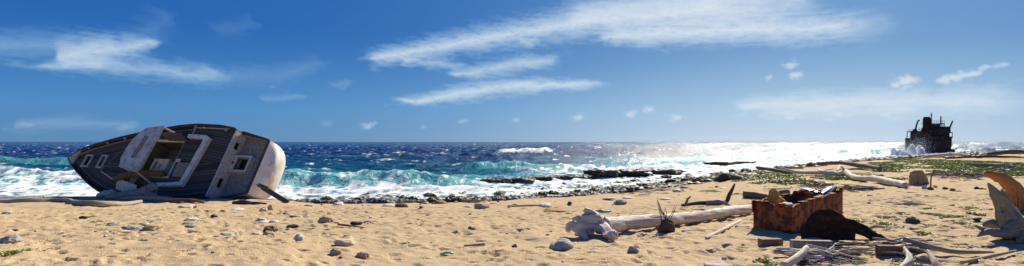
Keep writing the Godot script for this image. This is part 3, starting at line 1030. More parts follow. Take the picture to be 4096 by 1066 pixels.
func make_sea() -> void:
	var cols := 840
	var Z := []
	var z := -27.0
	while z > -16000.0:
		Z.append(z)
		z *= 1.0102
	var rows := Z.size()
	var V := PackedVector3Array()
	var N := PackedVector3Array()
	var C := PackedColorArray()
	var F := PackedFloat32Array()
	var S := PackedFloat32Array()
	var nv := rows * (cols + 1)
	V.resize(nv); N.resize(nv); C.resize(nv); F.resize(nv); S.resize(nv)
	var navy := Color(0.002, 0.011, 0.058)
	var teal := Color(0.006, 0.070, 0.115)
	var turq := Color(0.13, 0.46, 0.45)
	var shallow := Color(0.10, 0.20, 0.22)
	var white := Color(0.86, 0.88, 0.88)
	for j in rows:
		z = Z[j]
		var half := -z * 1.22 + 30.0
		var cell := -z * 0.0102
		var k_small := smoothstep(3.0, 0.4, cell)
		var k_mid := smoothstep(14.0, 2.0, cell)
		var k_big := smoothstep(60.0, 8.0, cell)
		for i in cols + 1:
			var x := (float(i) / cols * 2.0 - 1.0) * half
			var k := j * (cols + 1) + i
			var s := inland(x, z)
			S[k] = s
			if s > 6.0:
				V[k] = Vector3(x, SEA - 0.3, z)
				continue
			var calm := smoothstep(1.0, -16.0, s)
			var y := 0.0
			var nb := n_mid.get_noise_2d(x * 0.55, z * 1.3)
			y += (0.24 * sin(z * 0.30 + nb * 4.0 + x * 0.02) + 0.45 * nb) * k_big * calm
			var nm := 1.0 - absf(n_mid.get_noise_2d(x * 2.2 + 300.0, z * 4.6)) * 2.2
			y += 0.34 * nm * k_mid * lerpf(0.25, 1.0, calm)
			var ns := n_mid.get_noise_2d(x * 9.0, z * 15.0)
			y += 0.07 * ns * k_small * lerpf(0.5, 1.0, calm)
			y += minf(cell * 0.30, 0.9) * n_fine.get_noise_2d(x * 0.9 / maxf(cell, 0.3) + 40.0, float(j) * 1.3) * smoothstep(0.5, 1.6, cell)
			# open-sea colour by the depth of the water under it
			var c := Color(0.06, 0.30, 0.33).lerp(teal, smoothstep(-18.0, -36.0, s)).lerp(navy, smoothstep(-34.0, -85.0, s + nb * 25.0))
			c = c.lerp(shallow, smoothstep(-9.0, -1.0, s))
			var fd := 0.0
			var surf := smoothstep(-30.0, -15.0, s + nb * 8.0)
			fd = surf * (0.56 + 0.20 * smoothstep(-16.0, -9.0, s)) * smoothstep(2.6, -1.5, s)
			if s < -30.0:
				fd += 0.12 * smoothstep(-75.0, -30.0, s)
			var cap := n_mid.get_noise_2d(x * 1.6 + 900.0, z * 2.4 - 400.0)
			if cap > 0.30 and nm > 0.55 and k_mid > 0.02:
				fd = maxf(fd, 0.62 * smoothstep(0.30, 0.42, cap))
			var clear := 0.0
			var lips := 0.0
			for b in CRESTS:
				if x < b[0] - 6 or x > b[2] + 6:
					continue
				var tt: float = (x - b[0]) / (b[2] - b[0])
				var zc: float = lerpf(b[1], b[3], tt) + n_mid.get_noise_2d(x * 1.3, b[1] * 10.0) * 2.6
				var q: float = z - zc
				if q < -16.0 or q > 16.0:
					continue
				var ends := smoothstep(-0.12, 0.16, tt) * smoothstep(1.12, 0.84, tt)
				var hv: float = 0.72 * b[4] * ends * (0.85 + 0.6 * n_mid.get_noise_2d(x * 1.8 + 40.0, b[1]))
				var prof := exp(-pow(q / (b[5] if q < 0 else b[6]), 2.0))
				y += hv * prof
				var face := ends * smoothstep(-0.6 * b[5], 0.2, q) * smoothstep(2.6 * b[6], 0.6 * b[6], q)
				c = c.lerp(turq.lerp(Color(0.03, 0.24, 0.27), 0.15), face * b[9] * 0.9)  # light coming through the thin crest is painted into the vertex colour
				var lip := ends * exp(-pow((q - 0.1) / (0.35 + 0.28 * b[6]), 2.0))
				clear = maxf(clear, face * b[9] * (1.0 - 0.7 * b[7]))
				lips = maxf(lips, lip * (0.35 + 0.75 * b[7]))
				fd = maxf(fd, 0.80 * ends * smoothstep(0.3, 1.8 * b[6], q) * smoothstep(b[8] + 2.0, b[8] * 0.4, q) * smoothstep(0.0, 3.0, b[8]))
				if b[7] > 0.8:
					fd = maxf(fd, ends * 0.9 * smoothstep(-0.5, 0.1, q) * smoothstep(2.2 * b[6], b[6], q))
			fd = maxf(fd * (1.0 - 0.42 * clear), lips)
			var lace := 1.0 - absf(n_mid.get_noise_2d(x * 5.5 + 77.0, z * 9.5)) * 2.6
			var lace2 := 1.0 - absf(n_mid.get_noise_2d(x * 16.0, z * 24.0 + 55.0)) * 2.4
			var f := smoothstep(0.72, 1.26, fd + lace * 0.36 + lace2 * 0.24 + nb * 0.25) if fd > 0.02 else 0.0
			if fd > 0.3:
				y += fd * 0.07 * (lace2 + n_fine.get_noise_2d(x * 5.0, z * 5.0)) * k_mid * calm
			F[k] = f
			C[k] = c.lerp(white, f)
			V[k] = Vector3(x, SEA + y, z)
	var I := PackedInt32Array()
	var J := PackedInt32Array()
	for j in rows - 1:
		for i in cols:
			var a := j * (cols + 1) + i
			var b := a + cols + 1
			if S[a] > 3.5 and S[b] > 3.5 and S[a + 1] > 3.5:
				continue
			# a is nearer (larger z); anticlockwise from above: a, a+1, b+1, b
			var e1 := V[a + 1] - V[a]
			var nrm := e1.cross(V[b] - V[a])
			N[a] += nrm; N[a + 1] += nrm; N[b] += nrm; N[b + 1] += nrm
			if F[a] + F[a + 1] + F[b] + F[b + 1] > 1.7:
				J.append_array([a, b + 1, a + 1, a, b, b + 1])
			else:
				I.append_array([a, b + 1, a + 1, a, b, b + 1])
	for k in nv:
		N[k] = N[k].normalized() if N[k].length_squared() > 0 else Vector3.UP
		if N[k].y < 0:
			N[k] = -N[k]
	var m := ArrayMesh.new()
	for idx in [I, J]:
		var arr := []
		arr.resize(Mesh.ARRAY_MAX)
		arr[Mesh.ARRAY_VERTEX] = V
		arr[Mesh.ARRAY_NORMAL] = N
		arr[Mesh.ARRAY_COLOR] = C
		arr[Mesh.ARRAY_INDEX] = idx
		m.add_surface_from_arrays(Mesh.PRIMITIVE_TRIANGLES, arr)
	m.surface_set_material(0, M.water)
	m.surface_set_material(1, M.foam)
	var o := MeshInstance3D.new()
	o.name = "sea"
	o.mesh = m
	add_child(o)
	tag(o, "rough blue sea with turquoise breakers and white foam", "", "", "structure")


# ---------------------------------------------------------------- the wrecked yacht
# own axes: x aft, y up from the deck, z toward the side that lies on the sand; the deck is at y = 0
const EDGE_HIGH := [[-14.85, -1.40], [-14.55, -1.68], [-13.8, -2.02], [-12.96, -2.34], [-11.4, -2.76], [-9.77, -3.12], [-7.79, -3.47], [-6.5, -3.66], [-5.36, -3.75], [-3.54, -3.69], [-1.97, -3.47], [0.0, -3.04]]
const EDGE_LOW := [[-14.85, -1.38], [-14.5, -1.14], [-13.43, -0.57], [-11.74, 0.16], [-10.65, 0.52], [-9.89, 0.70], [-8.0, 0.88], [-6.0, 0.90], [-4.4, 0.80], [-2.44, 0.52], [0.0, -0.02]]
const DEPTH := [[-14.85, 0.06], [-14.3, 0.45], [-13.4, 0.95], [-12.0, 1.32], [-9.0, 1.6], [-5.0, 1.68], [-2.0, 1.85], [0.0, 1.92]]
const BOAT_X := Vector3(0.92704264, -0.01745241, 0.37454954)
const BOAT_Y := Vector3(-0.3231732, 0.46934432, 0.82175117)
const BOAT_Z := Vector3(-0.19013424, -0.88284275, 0.42946205)


func rect(x0: float, z0: float, x1: float, z1: float) -> PackedVector2Array:
	return PackedVector2Array([Vector2(x0, z0), Vector2(x1, z0), Vector2(x1, z1), Vector2(x0, z1)])


func poly(a: Array) -> PackedVector2Array:
	var p := PackedVector2Array()
	for i in range(0, a.size(), 2):
		p.append(Vector2(a[i], a[i + 1]))
	return p


func hull_point(x: float, th: float) -> Vector3:
	var up := lut(EDGE_HIGH, x)
	var lo := lut(EDGE_LOW, x)
	var rail := -0.35 * smoothstep(-2.5, -2.1, x)
	var c := (up + lo) * 0.5
	var hb := (lo - up) * 0.5
	var d := lut(DEPTH, x) + rail
	var cs := cos(th)
	var sn := sin(th)
	var y := rail - d * pow(sn, 0.72)
	var z := c - hb * signf(cs) * pow(absf(cs), 0.62) * (1.0 + 0.05 * sin(2.0 * minf(th, PI - th)))
	return Vector3(x + 0.06 * (rail - y) * smoothstep(-3.0, 0.0, x), y, z)


func make_yacht() -> void:
	var t := thing("sailing_yacht", "wrecked white yacht lying on its side, dark deck facing the beach", "boat")
	t.transform = Transform3D(Basis(BOAT_X, BOAT_Y, BOAT_Z), Vector3(-13.398, -0.727, -27.5))
	# hull and transom
	var v := PackedVector3Array()
	var idx := PackedInt32Array()
	var ns := 99
	var na := 48
	for i in ns + 1:
		var x := lerpf(-14.85, 0.0, float(i) / ns)
		for k in na + 1:
			v.append(hull_point(x, PI * k / na))
	for i in ns:
		for k in na:
			var a := i * (na + 1) + k
			var b := a + na + 1
			var m := (v[a] + v[b + 1]) * 0.5
			if m.x > -3.32 and m.x < -2.68 and m.y < -0.28 and m.y > -0.60 and m.z > 0.0:
				continue      # the port stands open
			idx.append_array([a, b, b + 1, a, b + 1, a + 1])
	obj("hull", smooth_mesh(v, idx), M.hull, t)
	v = PackedVector3Array()
	idx = PackedInt32Array()
	var rings := 8
	var mid := Vector3(0.02, -0.37, -1.52)
	for r in rings + 1:
		var f := 1.0 - float(r) / rings
		for k in na + 1:
			var e := hull_point(0.0, PI * k / na)
			var p := mid.lerp(e, f)
			p.x += 0.46 * (1.0 - f * f) * smoothstep(0.0, 0.55, -0.35 - p.y) + 0.004
			p.y = minf(p.y, -0.33)
			v.append(p)
	for r in rings:
		for k in na:
			var a := r * (na + 1) + k
			var b := a + na + 1
			idx.append_array([a, b, b + 1, a, b + 1, a + 1])
	var tr := obj("transom", smooth_mesh(v, idx), M.hull, t)
	tag(tr, "rounded white stern with a few rusty streaks")
	rng.seed = 9
	for s in [[-1.9, -0.85, 0.32, 0.03], [-1.75, -0.62, 0.26, 0.025], [-0.75, -0.9, 0.12, 0.04], [-1.2, -1.1, 0.1, 0.03], [-2.3, -0.75, 0.12, 0.03], [-0.55, -0.5, 0.2, 0.05]]:
		var mb := MB.new()
		mb.box(Vector3(0.40 - 0.13 * absf(s[0] + 1.5) - 0.05 * absf(s[1] + 0.8), s[1], s[0]), Vector3(0.05, s[2], s[3]), Basis(Vector3(0, 0, 1), -0.12))
		obj("rust_streak", mb.mesh(), M.stainstreak, tr)
	# rubbing strakes on the low side near the stern
	for yy in [-0.50, -0.72]:
		var path := []
		var rad := []
		for k in 9:
			var x := lerpf(-1.95, -0.25, k / 8.0)
			var th := 0.0
			var best := PI * 0.97
			for q in 60:
				var a := PI * (0.5 + 0.5 * q / 60.0)
				if absf(hull_point(x, a).y - yy) < absf(hull_point(x, best).y - yy):
					best = a
			th = best
			path.append(hull_point(x, th) + Vector3(0, 0.0, 0.015))
			rad.append(0.035)
		obj("rubbing_strake", limb(path, rad, 6, 0.05, 3, 2), M.rubrail, t)
	# openings
	var h1 := rect(-13.15, -1.54, -12.68, -0.90)
	var h2 := rect(-11.76, -1.57, -11.38, -0.88)
	var trunk := poly([-10.9, -0.68, -9.6, -2.28, -7.95, -2.62, -7.95, 0.22, -9.1, 0.06, -10.75, -0.47])
	var well := rect(-7.95, -2.62, -5.62, -0.52)
	var comp := rect(-5.62, -1.42, -5.28, -0.50)
	# deck in slices, with real openings
	var mb := MB.new()
	var outline := PackedVector2Array()
	for e in EDGE_HIGH:
		if e[0] < -2.2:
			outline.append(Vector2(e[0], e[1] + 0.02))
	outline.append(Vector2(-2.2, lut(EDGE_HIGH, -2.2) + 0.02))
	outline.append(Vector2(-2.2, lut(EDGE_LOW, -2.2) - 0.02))
	for i in range(EDGE_LOW.size() - 1, -1, -1):
		if EDGE_LOW[i][0] < -2.2:
			outline.append(Vector2(EDGE_LOW[i][0], EDGE_LOW[i][1] - 0.02))
	mb.plate(outline, [h1, h2, well, comp], -0.06, -0.012)
	obj("deck", mb.mesh(), M.deck_base, t)
	# planks sprung along both edges; each is a part
	var holes := [rect(-13.23, -1.62, -12.60, -0.82), rect(-11.84, -1.65, -11.30, -0.80), trunk, well, comp, poly([-5.36, -3.0, -4.0, -2.93, -3.76, -2.8, -4.1, -0.15, -5.3, -0.01, -5.3, -0.2, -4.25, -0.28, -3.98, -2.75, -4.1, -2.82, -5.36, -2.84])]
	var wd := 0.155
	for side in 2:
		for k in 15:
			var p := PackedVector2Array()
			var q := PackedVector2Array()
			var inset := 0.36 if side == 0 else 0.24
			for i in 42:
				var x := lerpf(-14.0, -2.24, i / 41.0)
				var ins := inset * (smoothstep(-5.2, -5.6, x) if side == 0 else 1.0) + 0.03
				var e0: float
				var e1: float
				if side == 0:
					e0 = lut(EDGE_HIGH, x) + ins + wd * k
					e1 = e0 + wd - 0.035
					if e0 > -1.47:
						continue
					e1 = minf(e1, -1.46)
				else:
					e0 = lut(EDGE_LOW, x) - ins - wd * k
					e1 = e0 - wd + 0.035
					if e0 < -1.43:
						continue
					e1 = maxf(e1, -1.44)
				p.append(Vector2(x, e0))
				q.append(Vector2(x, e1))
			if p.size() < 2:
				continue
			q.reverse()
			p.append_array(q)
			var pieces := [p]
			for h in holes:
				var next := []
				for a in pieces:
					for b in Geometry2D.clip_polygons(a, h):
						if not Geometry2D.is_polygon_clockwise(b) or true:
							next.append(b)
				pieces = next
			for a: PackedVector2Array in pieces:
				if a.size() < 3:
					continue
				var pb := MB.new()
				pb.prism(a, -0.011, 0.004 + 0.008 * rng.randf())
				if pb.v.size() > 6:
					obj("deck_plank", pb.mesh(), M.planks[rng.randi() % 5], t)
	# gunwale strips and the dark rail along the edge
	for side in 2:
		var table: Array = EDGE_HIGH if side == 0 else EDGE_LOW
		var sg := 1.0 if side == 0 else -1.0
		var a := PackedVector2Array()
		var b := PackedVector2Array()
		var x_end := -5.45 if side == 0 else -9.2
		for i in 24:
			var x := lerpf(-14.80, x_end, i / 23.0)
			a.append(Vector2(x, lut(table, x) + sg * 0.03))
			b.append(Vector2(x, lut(table, x) + sg * (0.32 if side == 0 else 0.18) * smoothstep(-14.9, -14.2, x)))
		b.reverse()
		a.append_array(b)
		var gb := MB.new()
		gb.prism(a, -0.02, 0.07)
		obj("gunwale", gb.mesh(), M.cream_rail if side == 0 else M.railwood, t)
		var path := []
		var rad := []
		for i in 22:
			var x := lerpf(-14.8, -2.3, i / 21.0)
			path.append(Vector3(x, 0.06, lut(table, x)))
			rad.append(0.055)
		obj("rail", limb(path, rad, 8, 0.06, side, 2), M.planks[0], t)
		path = []
		rad = []
		for i in 6:
			var x := lerpf(-2.1, -0.05, i / 5.0)
			path.append(Vector3(x, -0.30, lut(table, x)))
			rad.append(0.06)
		obj("rail", limb(path, rad, 8, 0.06, side, 2), M.planks[1] if side == 0 else M.rubrail, t)
	for x in [-13.3, -11.9, -10.6, -9.0, -7.9, -4.6, -2.9]:
		var cb := MB.new()
		cb.box(Vector3(x, 0.10, lut(EDGE_HIGH, x) + 0.2), Vector3(0.16, 0.07, 0.07), Basis(), 0.015)
		cb.box(Vector3(x, 0.07, lut(EDGE_HIGH, x) + 0.2), Vector3(0.06, 0.08, 0.05))
		obj("cleat", cb.mesh(), M.metal if x < -11 else M.gelcoat, t)
	# bow plate
	mb = MB.new()
	mb.prism(poly([-14.95, -1.40, -14.5, -1.72, -14.0, -1.9, -14.05, -1.45, -14.1, -0.98, -14.5, -1.10]), -0.04, 0.09)
	var bow := obj("bow_plate", mb.mesh(), M.cream_rail, t)
	for q in 4:
		var bb := MB.new()
		bb.rod(Vector3(-14.55 + 0.11 * q, 0.09, -1.45), Vector3(-14.55 + 0.11 * q, 0.11, -1.45), 0.022, 0.022, 6)
		obj("bolt", bb.mesh(), M.black, bow)
	# foredeck hatches
	for h in [h1, h2]:
		var a: Vector2 = h[0]
		var b: Vector2 = h[2]
		var hb := MB.new()
		hb.plate(rect(a.x - 0.07, a.y - 0.07, b.x + 0.07, b.y + 0.07), [h], -0.01, 0.09)
		obj("hatch", hb.mesh(), M.gelcoat, t)
	# forward cabin trunk
	mb = MB.new()
	mb.prism(trunk, -0.01, 0.27)
	var tk := obj("cabin_trunk", mb.mesh(), M.gelcoat, t)
	var inner := Geometry2D.offset_polygon(trunk, -0.06)
	mb = MB.new()
	mb.prism(inner[0], 0.265, 0.286)
	obj("roof_sheet", mb.mesh(), M.deck_base, tk)
	for k in 19:
		var z := -2.62 + 0.155 * k
		for a in Geometry2D.intersect_polygons(inner[0], rect(-12, z, -7, z + 0.122)):
			var pb := MB.new()
			pb.prism(a, 0.288, 0.300 + 0.006 * rng.randf())
			obj("roof_plank", pb.mesh(), M.planks[rng.randi() % 5], tk)
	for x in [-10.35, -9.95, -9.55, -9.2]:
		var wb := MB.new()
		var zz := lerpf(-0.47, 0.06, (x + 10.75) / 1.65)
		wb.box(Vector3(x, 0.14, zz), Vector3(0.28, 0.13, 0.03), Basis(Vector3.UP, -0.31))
		obj("window", wb.mesh(), M.painted_dark_pane, tk)
	# cockpit well: floor, sides and a broken console
	mb = MB.new()
	mb.prism(rect(-7.97, -2.64, -5.26, -0.48), -1.0, -0.95)
	mb.box(Vector3(-7.97, -0.48, -1.57), Vector3(0.04, 0.94, 2.14))
	mb.box(Vector3(-5.26, -0.48, -1.57), Vector3(0.04, 0.94, 2.14))
	mb.box(Vector3(-6.6, -0.48, -2.64), Vector3(2.62, 0.94, 0.04))
	mb.box(Vector3(-6.6, -0.48, -0.48), Vector3(2.62, 0.94, 0.04))
	obj("cockpit_well", mb.mesh(), M.inner_shade, t)
	mb = MB.new()
	mb.box(Vector3(-5.6, -0.5, -2.0), Vector3(0.06, 0.9, 1.2))
	obj("bulkhead", mb.mesh(), M.inner_shade, t)
	mb = MB.new()
	mb.plate(rect(-7.55, -1.62, -6.35, -0.72), [rect(-7.40, -1.45, -7.12, -1.0), rect(-6.95, -1.28, -6.75, -1.05)], -0.22, -0.10)
	mb.box(Vector3(-6.95, -0.58, -0.75), Vector3(1.2, 0.74, 0.05))
	mb.box(Vector3(-6.38, -0.58, -1.17), Vector3(0.05, 0.74, 0.84))
	mb.box(Vector3(-7.52, -0.58, -1.17), Vector3(0.05, 0.74, 0.84))
	obj("console", mb.mesh(), M.gelcoat, t)
	mb = MB.new()
	mb.plate(rect(-8.05, -2.74, -5.55, -0.44), [rect(-7.93, -2.60, -5.64, -0.54)], -0.005, 0.05)
	obj("well_rim", mb.mesh(), M.gelcoat, t)
	# raised seat deck aft of the well, seat lids and the number plate
	for k in 11:
		var pb := MB.new()
		pb.prism(rect(-5.55, -2.72 + 0.118 * k, -4.36, -2.72 + 0.118 * k + 0.1), -0.008, 0.10 + 0.006 * rng.randf())
		obj("seat_plank", pb.mesh(), M.planks[rng.randi() % 5], t)
	for a in [[-5.24, -1.36, -4.86, -0.54], [-4.84, -1.36, -4.46, -0.54]]:
		var pb := MB.new()
		pb.prism(rect(a[0], a[1], a[2], a[3]), -0.008, 0.11)
		obj("seat_lid", pb.mesh(), M.greydeck, t)
	mb = MB.new()
	mb.box(Vector3(-5.3, 0.13, -1.46), Vector3(0.36, 0.04, 0.2), Basis(), 0.012)
	obj("name_plate", mb.mesh(), M.gelcoat, t)
	# white coaming round the seats
	mb = MB.new()
	mb.prism(poly([-5.41, -3.06, -3.98, -2.99, -3.70, -2.86, -4.04, -0.1, -4.1, -0.02, -5.35, 0.08, -6.35, 0.13, -6.35, -0.05, -5.35, -0.12, -4.34, -0.22, -4.10, -2.72, -4.14, -2.78, -5.40, -2.84]), -0.01, 0.20)
	obj("coaming", mb.mesh(), M.trim, t)
	mb = MB.new()
	mb.box(Vector3(-5.33, 0.03, -3.38), Vector3(0.07, 0.08, 0.62), Basis(Vector3.UP, 0.1))
	mb.box(Vector3(-4.0, 0.03, -3.52), Vector3(2.5, 0.05, 0.05), Basis(Vector3.UP, -0.02))
	obj("deck_seam", mb.mesh(), M.cream_rail, t)
	# hardtop standing off the deck on brackets
	mb = MB.new()
	var top := poly([-7.72, -2.92, -7.1, -3.02, -6.50, -3.06, -6.58, -1.7, -6.72, -0.34, -7.4, -0.48, -8.2, -0.60, -8.42, -1.05, -8.44, -1.60, -8.30, -2.20, -8.02, -2.68])
	var slot := poly([-7.38, -2.40, -7.16, -2.36, -7.36, -1.12, -7.58, -1.14])
	mb.plate(top, [slot], 0.96, 1.06)
	var ht := obj("hardtop", mb.mesh(), M.hardtop, t)
	mb = MB.new()
	var fw := (Vector3(-6.70, 1.02, -0.32) - Vector3(-6.48, 1.02, -3.08))
	mb.box(Vector3(-6.58, 1.0, -1.70), Vector3(0.10, 0.17, fw.length()), Basis(Vector3.UP, atan2(fw.x, fw.z)), 0.02)
	obj("edge_trim", mb.mesh(), M.gelcoat, ht)
	mb = MB.new()
	mb.box(Vector3(-7.46, 1.0, -0.44), Vector3(1.5, 0.15, 0.06), Basis(Vector3.UP, -0.17), 0.012)
	obj("edge_trim", mb.mesh(), M.gelcoat, ht)
	mb = MB.new()
	mb.plate(Geometry2D.offset_polygon(slot, 0.05)[0], [slot], 1.058, 1.085)
	obj("slot_rim", mb.mesh(), M.railwood, ht)
	for br in [[-6.85, 1.0, -0.38, -6.15, -0.0, 0.12], [-8.0, 1.0, -0.58, -7.85, 0.02, -0.40], [-6.52, 1.0, -3.04, -5.95, 0.02, -2.92], [-7.7, 1.0, -2.88, -7.75, 0.02, -2.75]]:
		var pb := MB.new()
		var a := Vector3(br[0], br[1], br[2])
		var b := Vector3(br[3], br[4], br[5])
		pb.box((a + b) * 0.5, Vector3(0.12, 0.07, (b - a).length()), Basis.looking_at((b - a).normalized(), Vector3(0.3, 0.2, 1).normalized()), 0.015)
		obj("bracket", pb.mesh(), M.cream_rail, t)
	mb = MB.new()
	mb.box(Vector3(-6.2, 0.34, -2.78), Vector3(1.5, 0.62, 0.05), Basis(Vector3.RIGHT, -0.25))
	obj("torn_side_panel", mb.mesh(), M.inner_shade, t)
	mb = MB.new()
	mb.box(Vector3(-8.1, 0.22, 0.30), Vector3(1.6, 0.05, 0.62), Basis(Vector3.RIGHT, 0.5) * Basis(Vector3.UP, -0.2))
	obj("torn_side_panel", mb.mesh(), M.gelcoat, t)
	# aft face of the cabin with two windows
	var wall := Transform3D(Basis(Vector3(0, 0, 1), Vector3(1, 0, 0), Vector3(0, 1, 0)), Vector3(-2.24, 0, 0))
	mb = MB.new()
	var w1 := rect(-2.86, -0.50, -2.44, -0.20)
	var w2 := rect(-0.74, -0.50, -0.24, -0.20)
	mb.plate(rect(-3.42, -0.98, 0.42, 0.05), [w1, w2], 0.0, 0.10, wall)
	var bw := obj("cabin_wall", mb.mesh(), M.gelcoat, t)
	for w in [w1, w2]:
		var pb := MB.new()
		pb.plate(rect(w[0].x - 0.035, w[0].y - 0.035, w[2].x + 0.035, w[2].y + 0.035), [w], 0.10, 0.125, wall)
		obj("window_frame", pb.mesh(), M.gelcoat, bw)
	# aft deck, hatch box and taffrail
	mb = MB.new()
	mb.plate(poly([-2.13, -3.34, -1.0, -3.16, -0.12, -2.96, -0.12, -0.10, -1.0, 0.10, -2.13, 0.38]), [rect(-1.84, -2.06, -0.98, -1.32)], -0.78, -0.70)
	obj("aft_deck", mb.mesh(), M.greydeck, t)
	for e in [[-2.13, -3.36, -0.10, -2.98], [-2.13, 0.42, -0.10, -0.08]]:
		var pb := MB.new()
		var a := Vector3(e[0], -0.52, e[1])
		var b := Vector3(e[2], -0.52, e[3])
		pb.box((a + b) * 0.5, Vector3((b - a).length(), 0.38, 0.05), Basis(Vector3.UP, -atan2((b - a).z, (b - a).x)))
		obj("bulwark", pb.mesh(), M.greydeck, t)
	mb = MB.new()
	mb.plate(rect(-2.12, -2.16, -0.84, -1.20), [rect(-1.84, -2.06, -0.98, -1.32)], -0.50, -0.42)
	for e in [[-2.1, -0.9, -2.14], [-2.1, -0.9, -1.22]]:
		mb.box(Vector3((e[0] + e[1]) * 0.5 + 0.02, -0.6, e[2]), Vector3(1.22, 0.2, 0.04))
	mb.box(Vector3(-0.86, -0.6, -1.68), Vector3(0.04, 0.2, 0.9))
	var hx := obj("hatch_box", mb.mesh(), M.gelcoat, t)
	mb = MB.new()
	mb.rod(Vector3(-1.98, -0.42, -1.72), Vector3(-1.98, -0.405, -1.72), 0.08, 0.08, 12)
	obj("vent_hole", mb.mesh(), M.black, hx)
	mb = MB.new()
	mb.box(Vector3(-0.02, -0.33, -1.53), Vector3(0.13, 0.10, 3.0), Basis(), 0.025)
	obj("taffrail", mb.mesh(), M.planks[1], t)
	mb = MB.new()
	mb.box(Vector3(-0.10, -0.55, -1.53), Vector3(0.06, 0.4, 2.86))
	obj("stern_bulwark", mb.mesh(), M.greydeck, t)
	# square port in the topside near the sand
	mb = MB.new()
	var pth := PI
	while hull_point(-3.0, pth).y > -0.43:
		pth -= 0.01
	var pc := hull_point(-3.0, pth)
	var px := (hull_point(-2.6, pth) - hull_point(-3.4, pth)).normalized()
	var pd := (hull_point(-3.0, pth - 0.08) - hull_point(-3.0, pth + 0.02)).normalized()
	var pn := px.cross(pd).normalized()
	if pn.z < 0:
		pn = -pn
	var pf := Transform3D(Basis(px, pn, px.cross(pn)), pc)
	mb.plate(rect(-0.40, -0.24, 0.40, 0.24), [rect(-0.29, -0.13, 0.29, 0.13)], -0.04, 0.05, pf)
	obj("port", mb.mesh(), M.trim, t)
	# keel fin and rudder under the far side
	mb = MB.new()
	mb.prism(poly([-9.0, -1.5, -6.2, -1.5, -6.5, -2.4, -8.5, -2.4]), -0.09, 0.09, Transform3D(Basis(Vector3(1, 0, 0), Vector3(0, 0, 1), Vector3(0, 1, 0)), Vector3(0, 0, -1.42)))
	obj("keel", mb.mesh(), M.hull, t)


func wood(called: String, path: Array, radii: Array, m: Material, label: String, category: String, group := "", seg := 10, rough := 0.14, sd := 1) -> MeshInstance3D:
	# path in world coordinates; the node stands at the first point
	var o := Vector3(path[0].x, path[0].y, path[0].z)
	var local := []
	for p in path:
		local.append(p - o)
	var k := obj(called, limb(local, radii, seg, rough, sd), m)
	k.position = o
	tag(k, label, category, group)
	return k


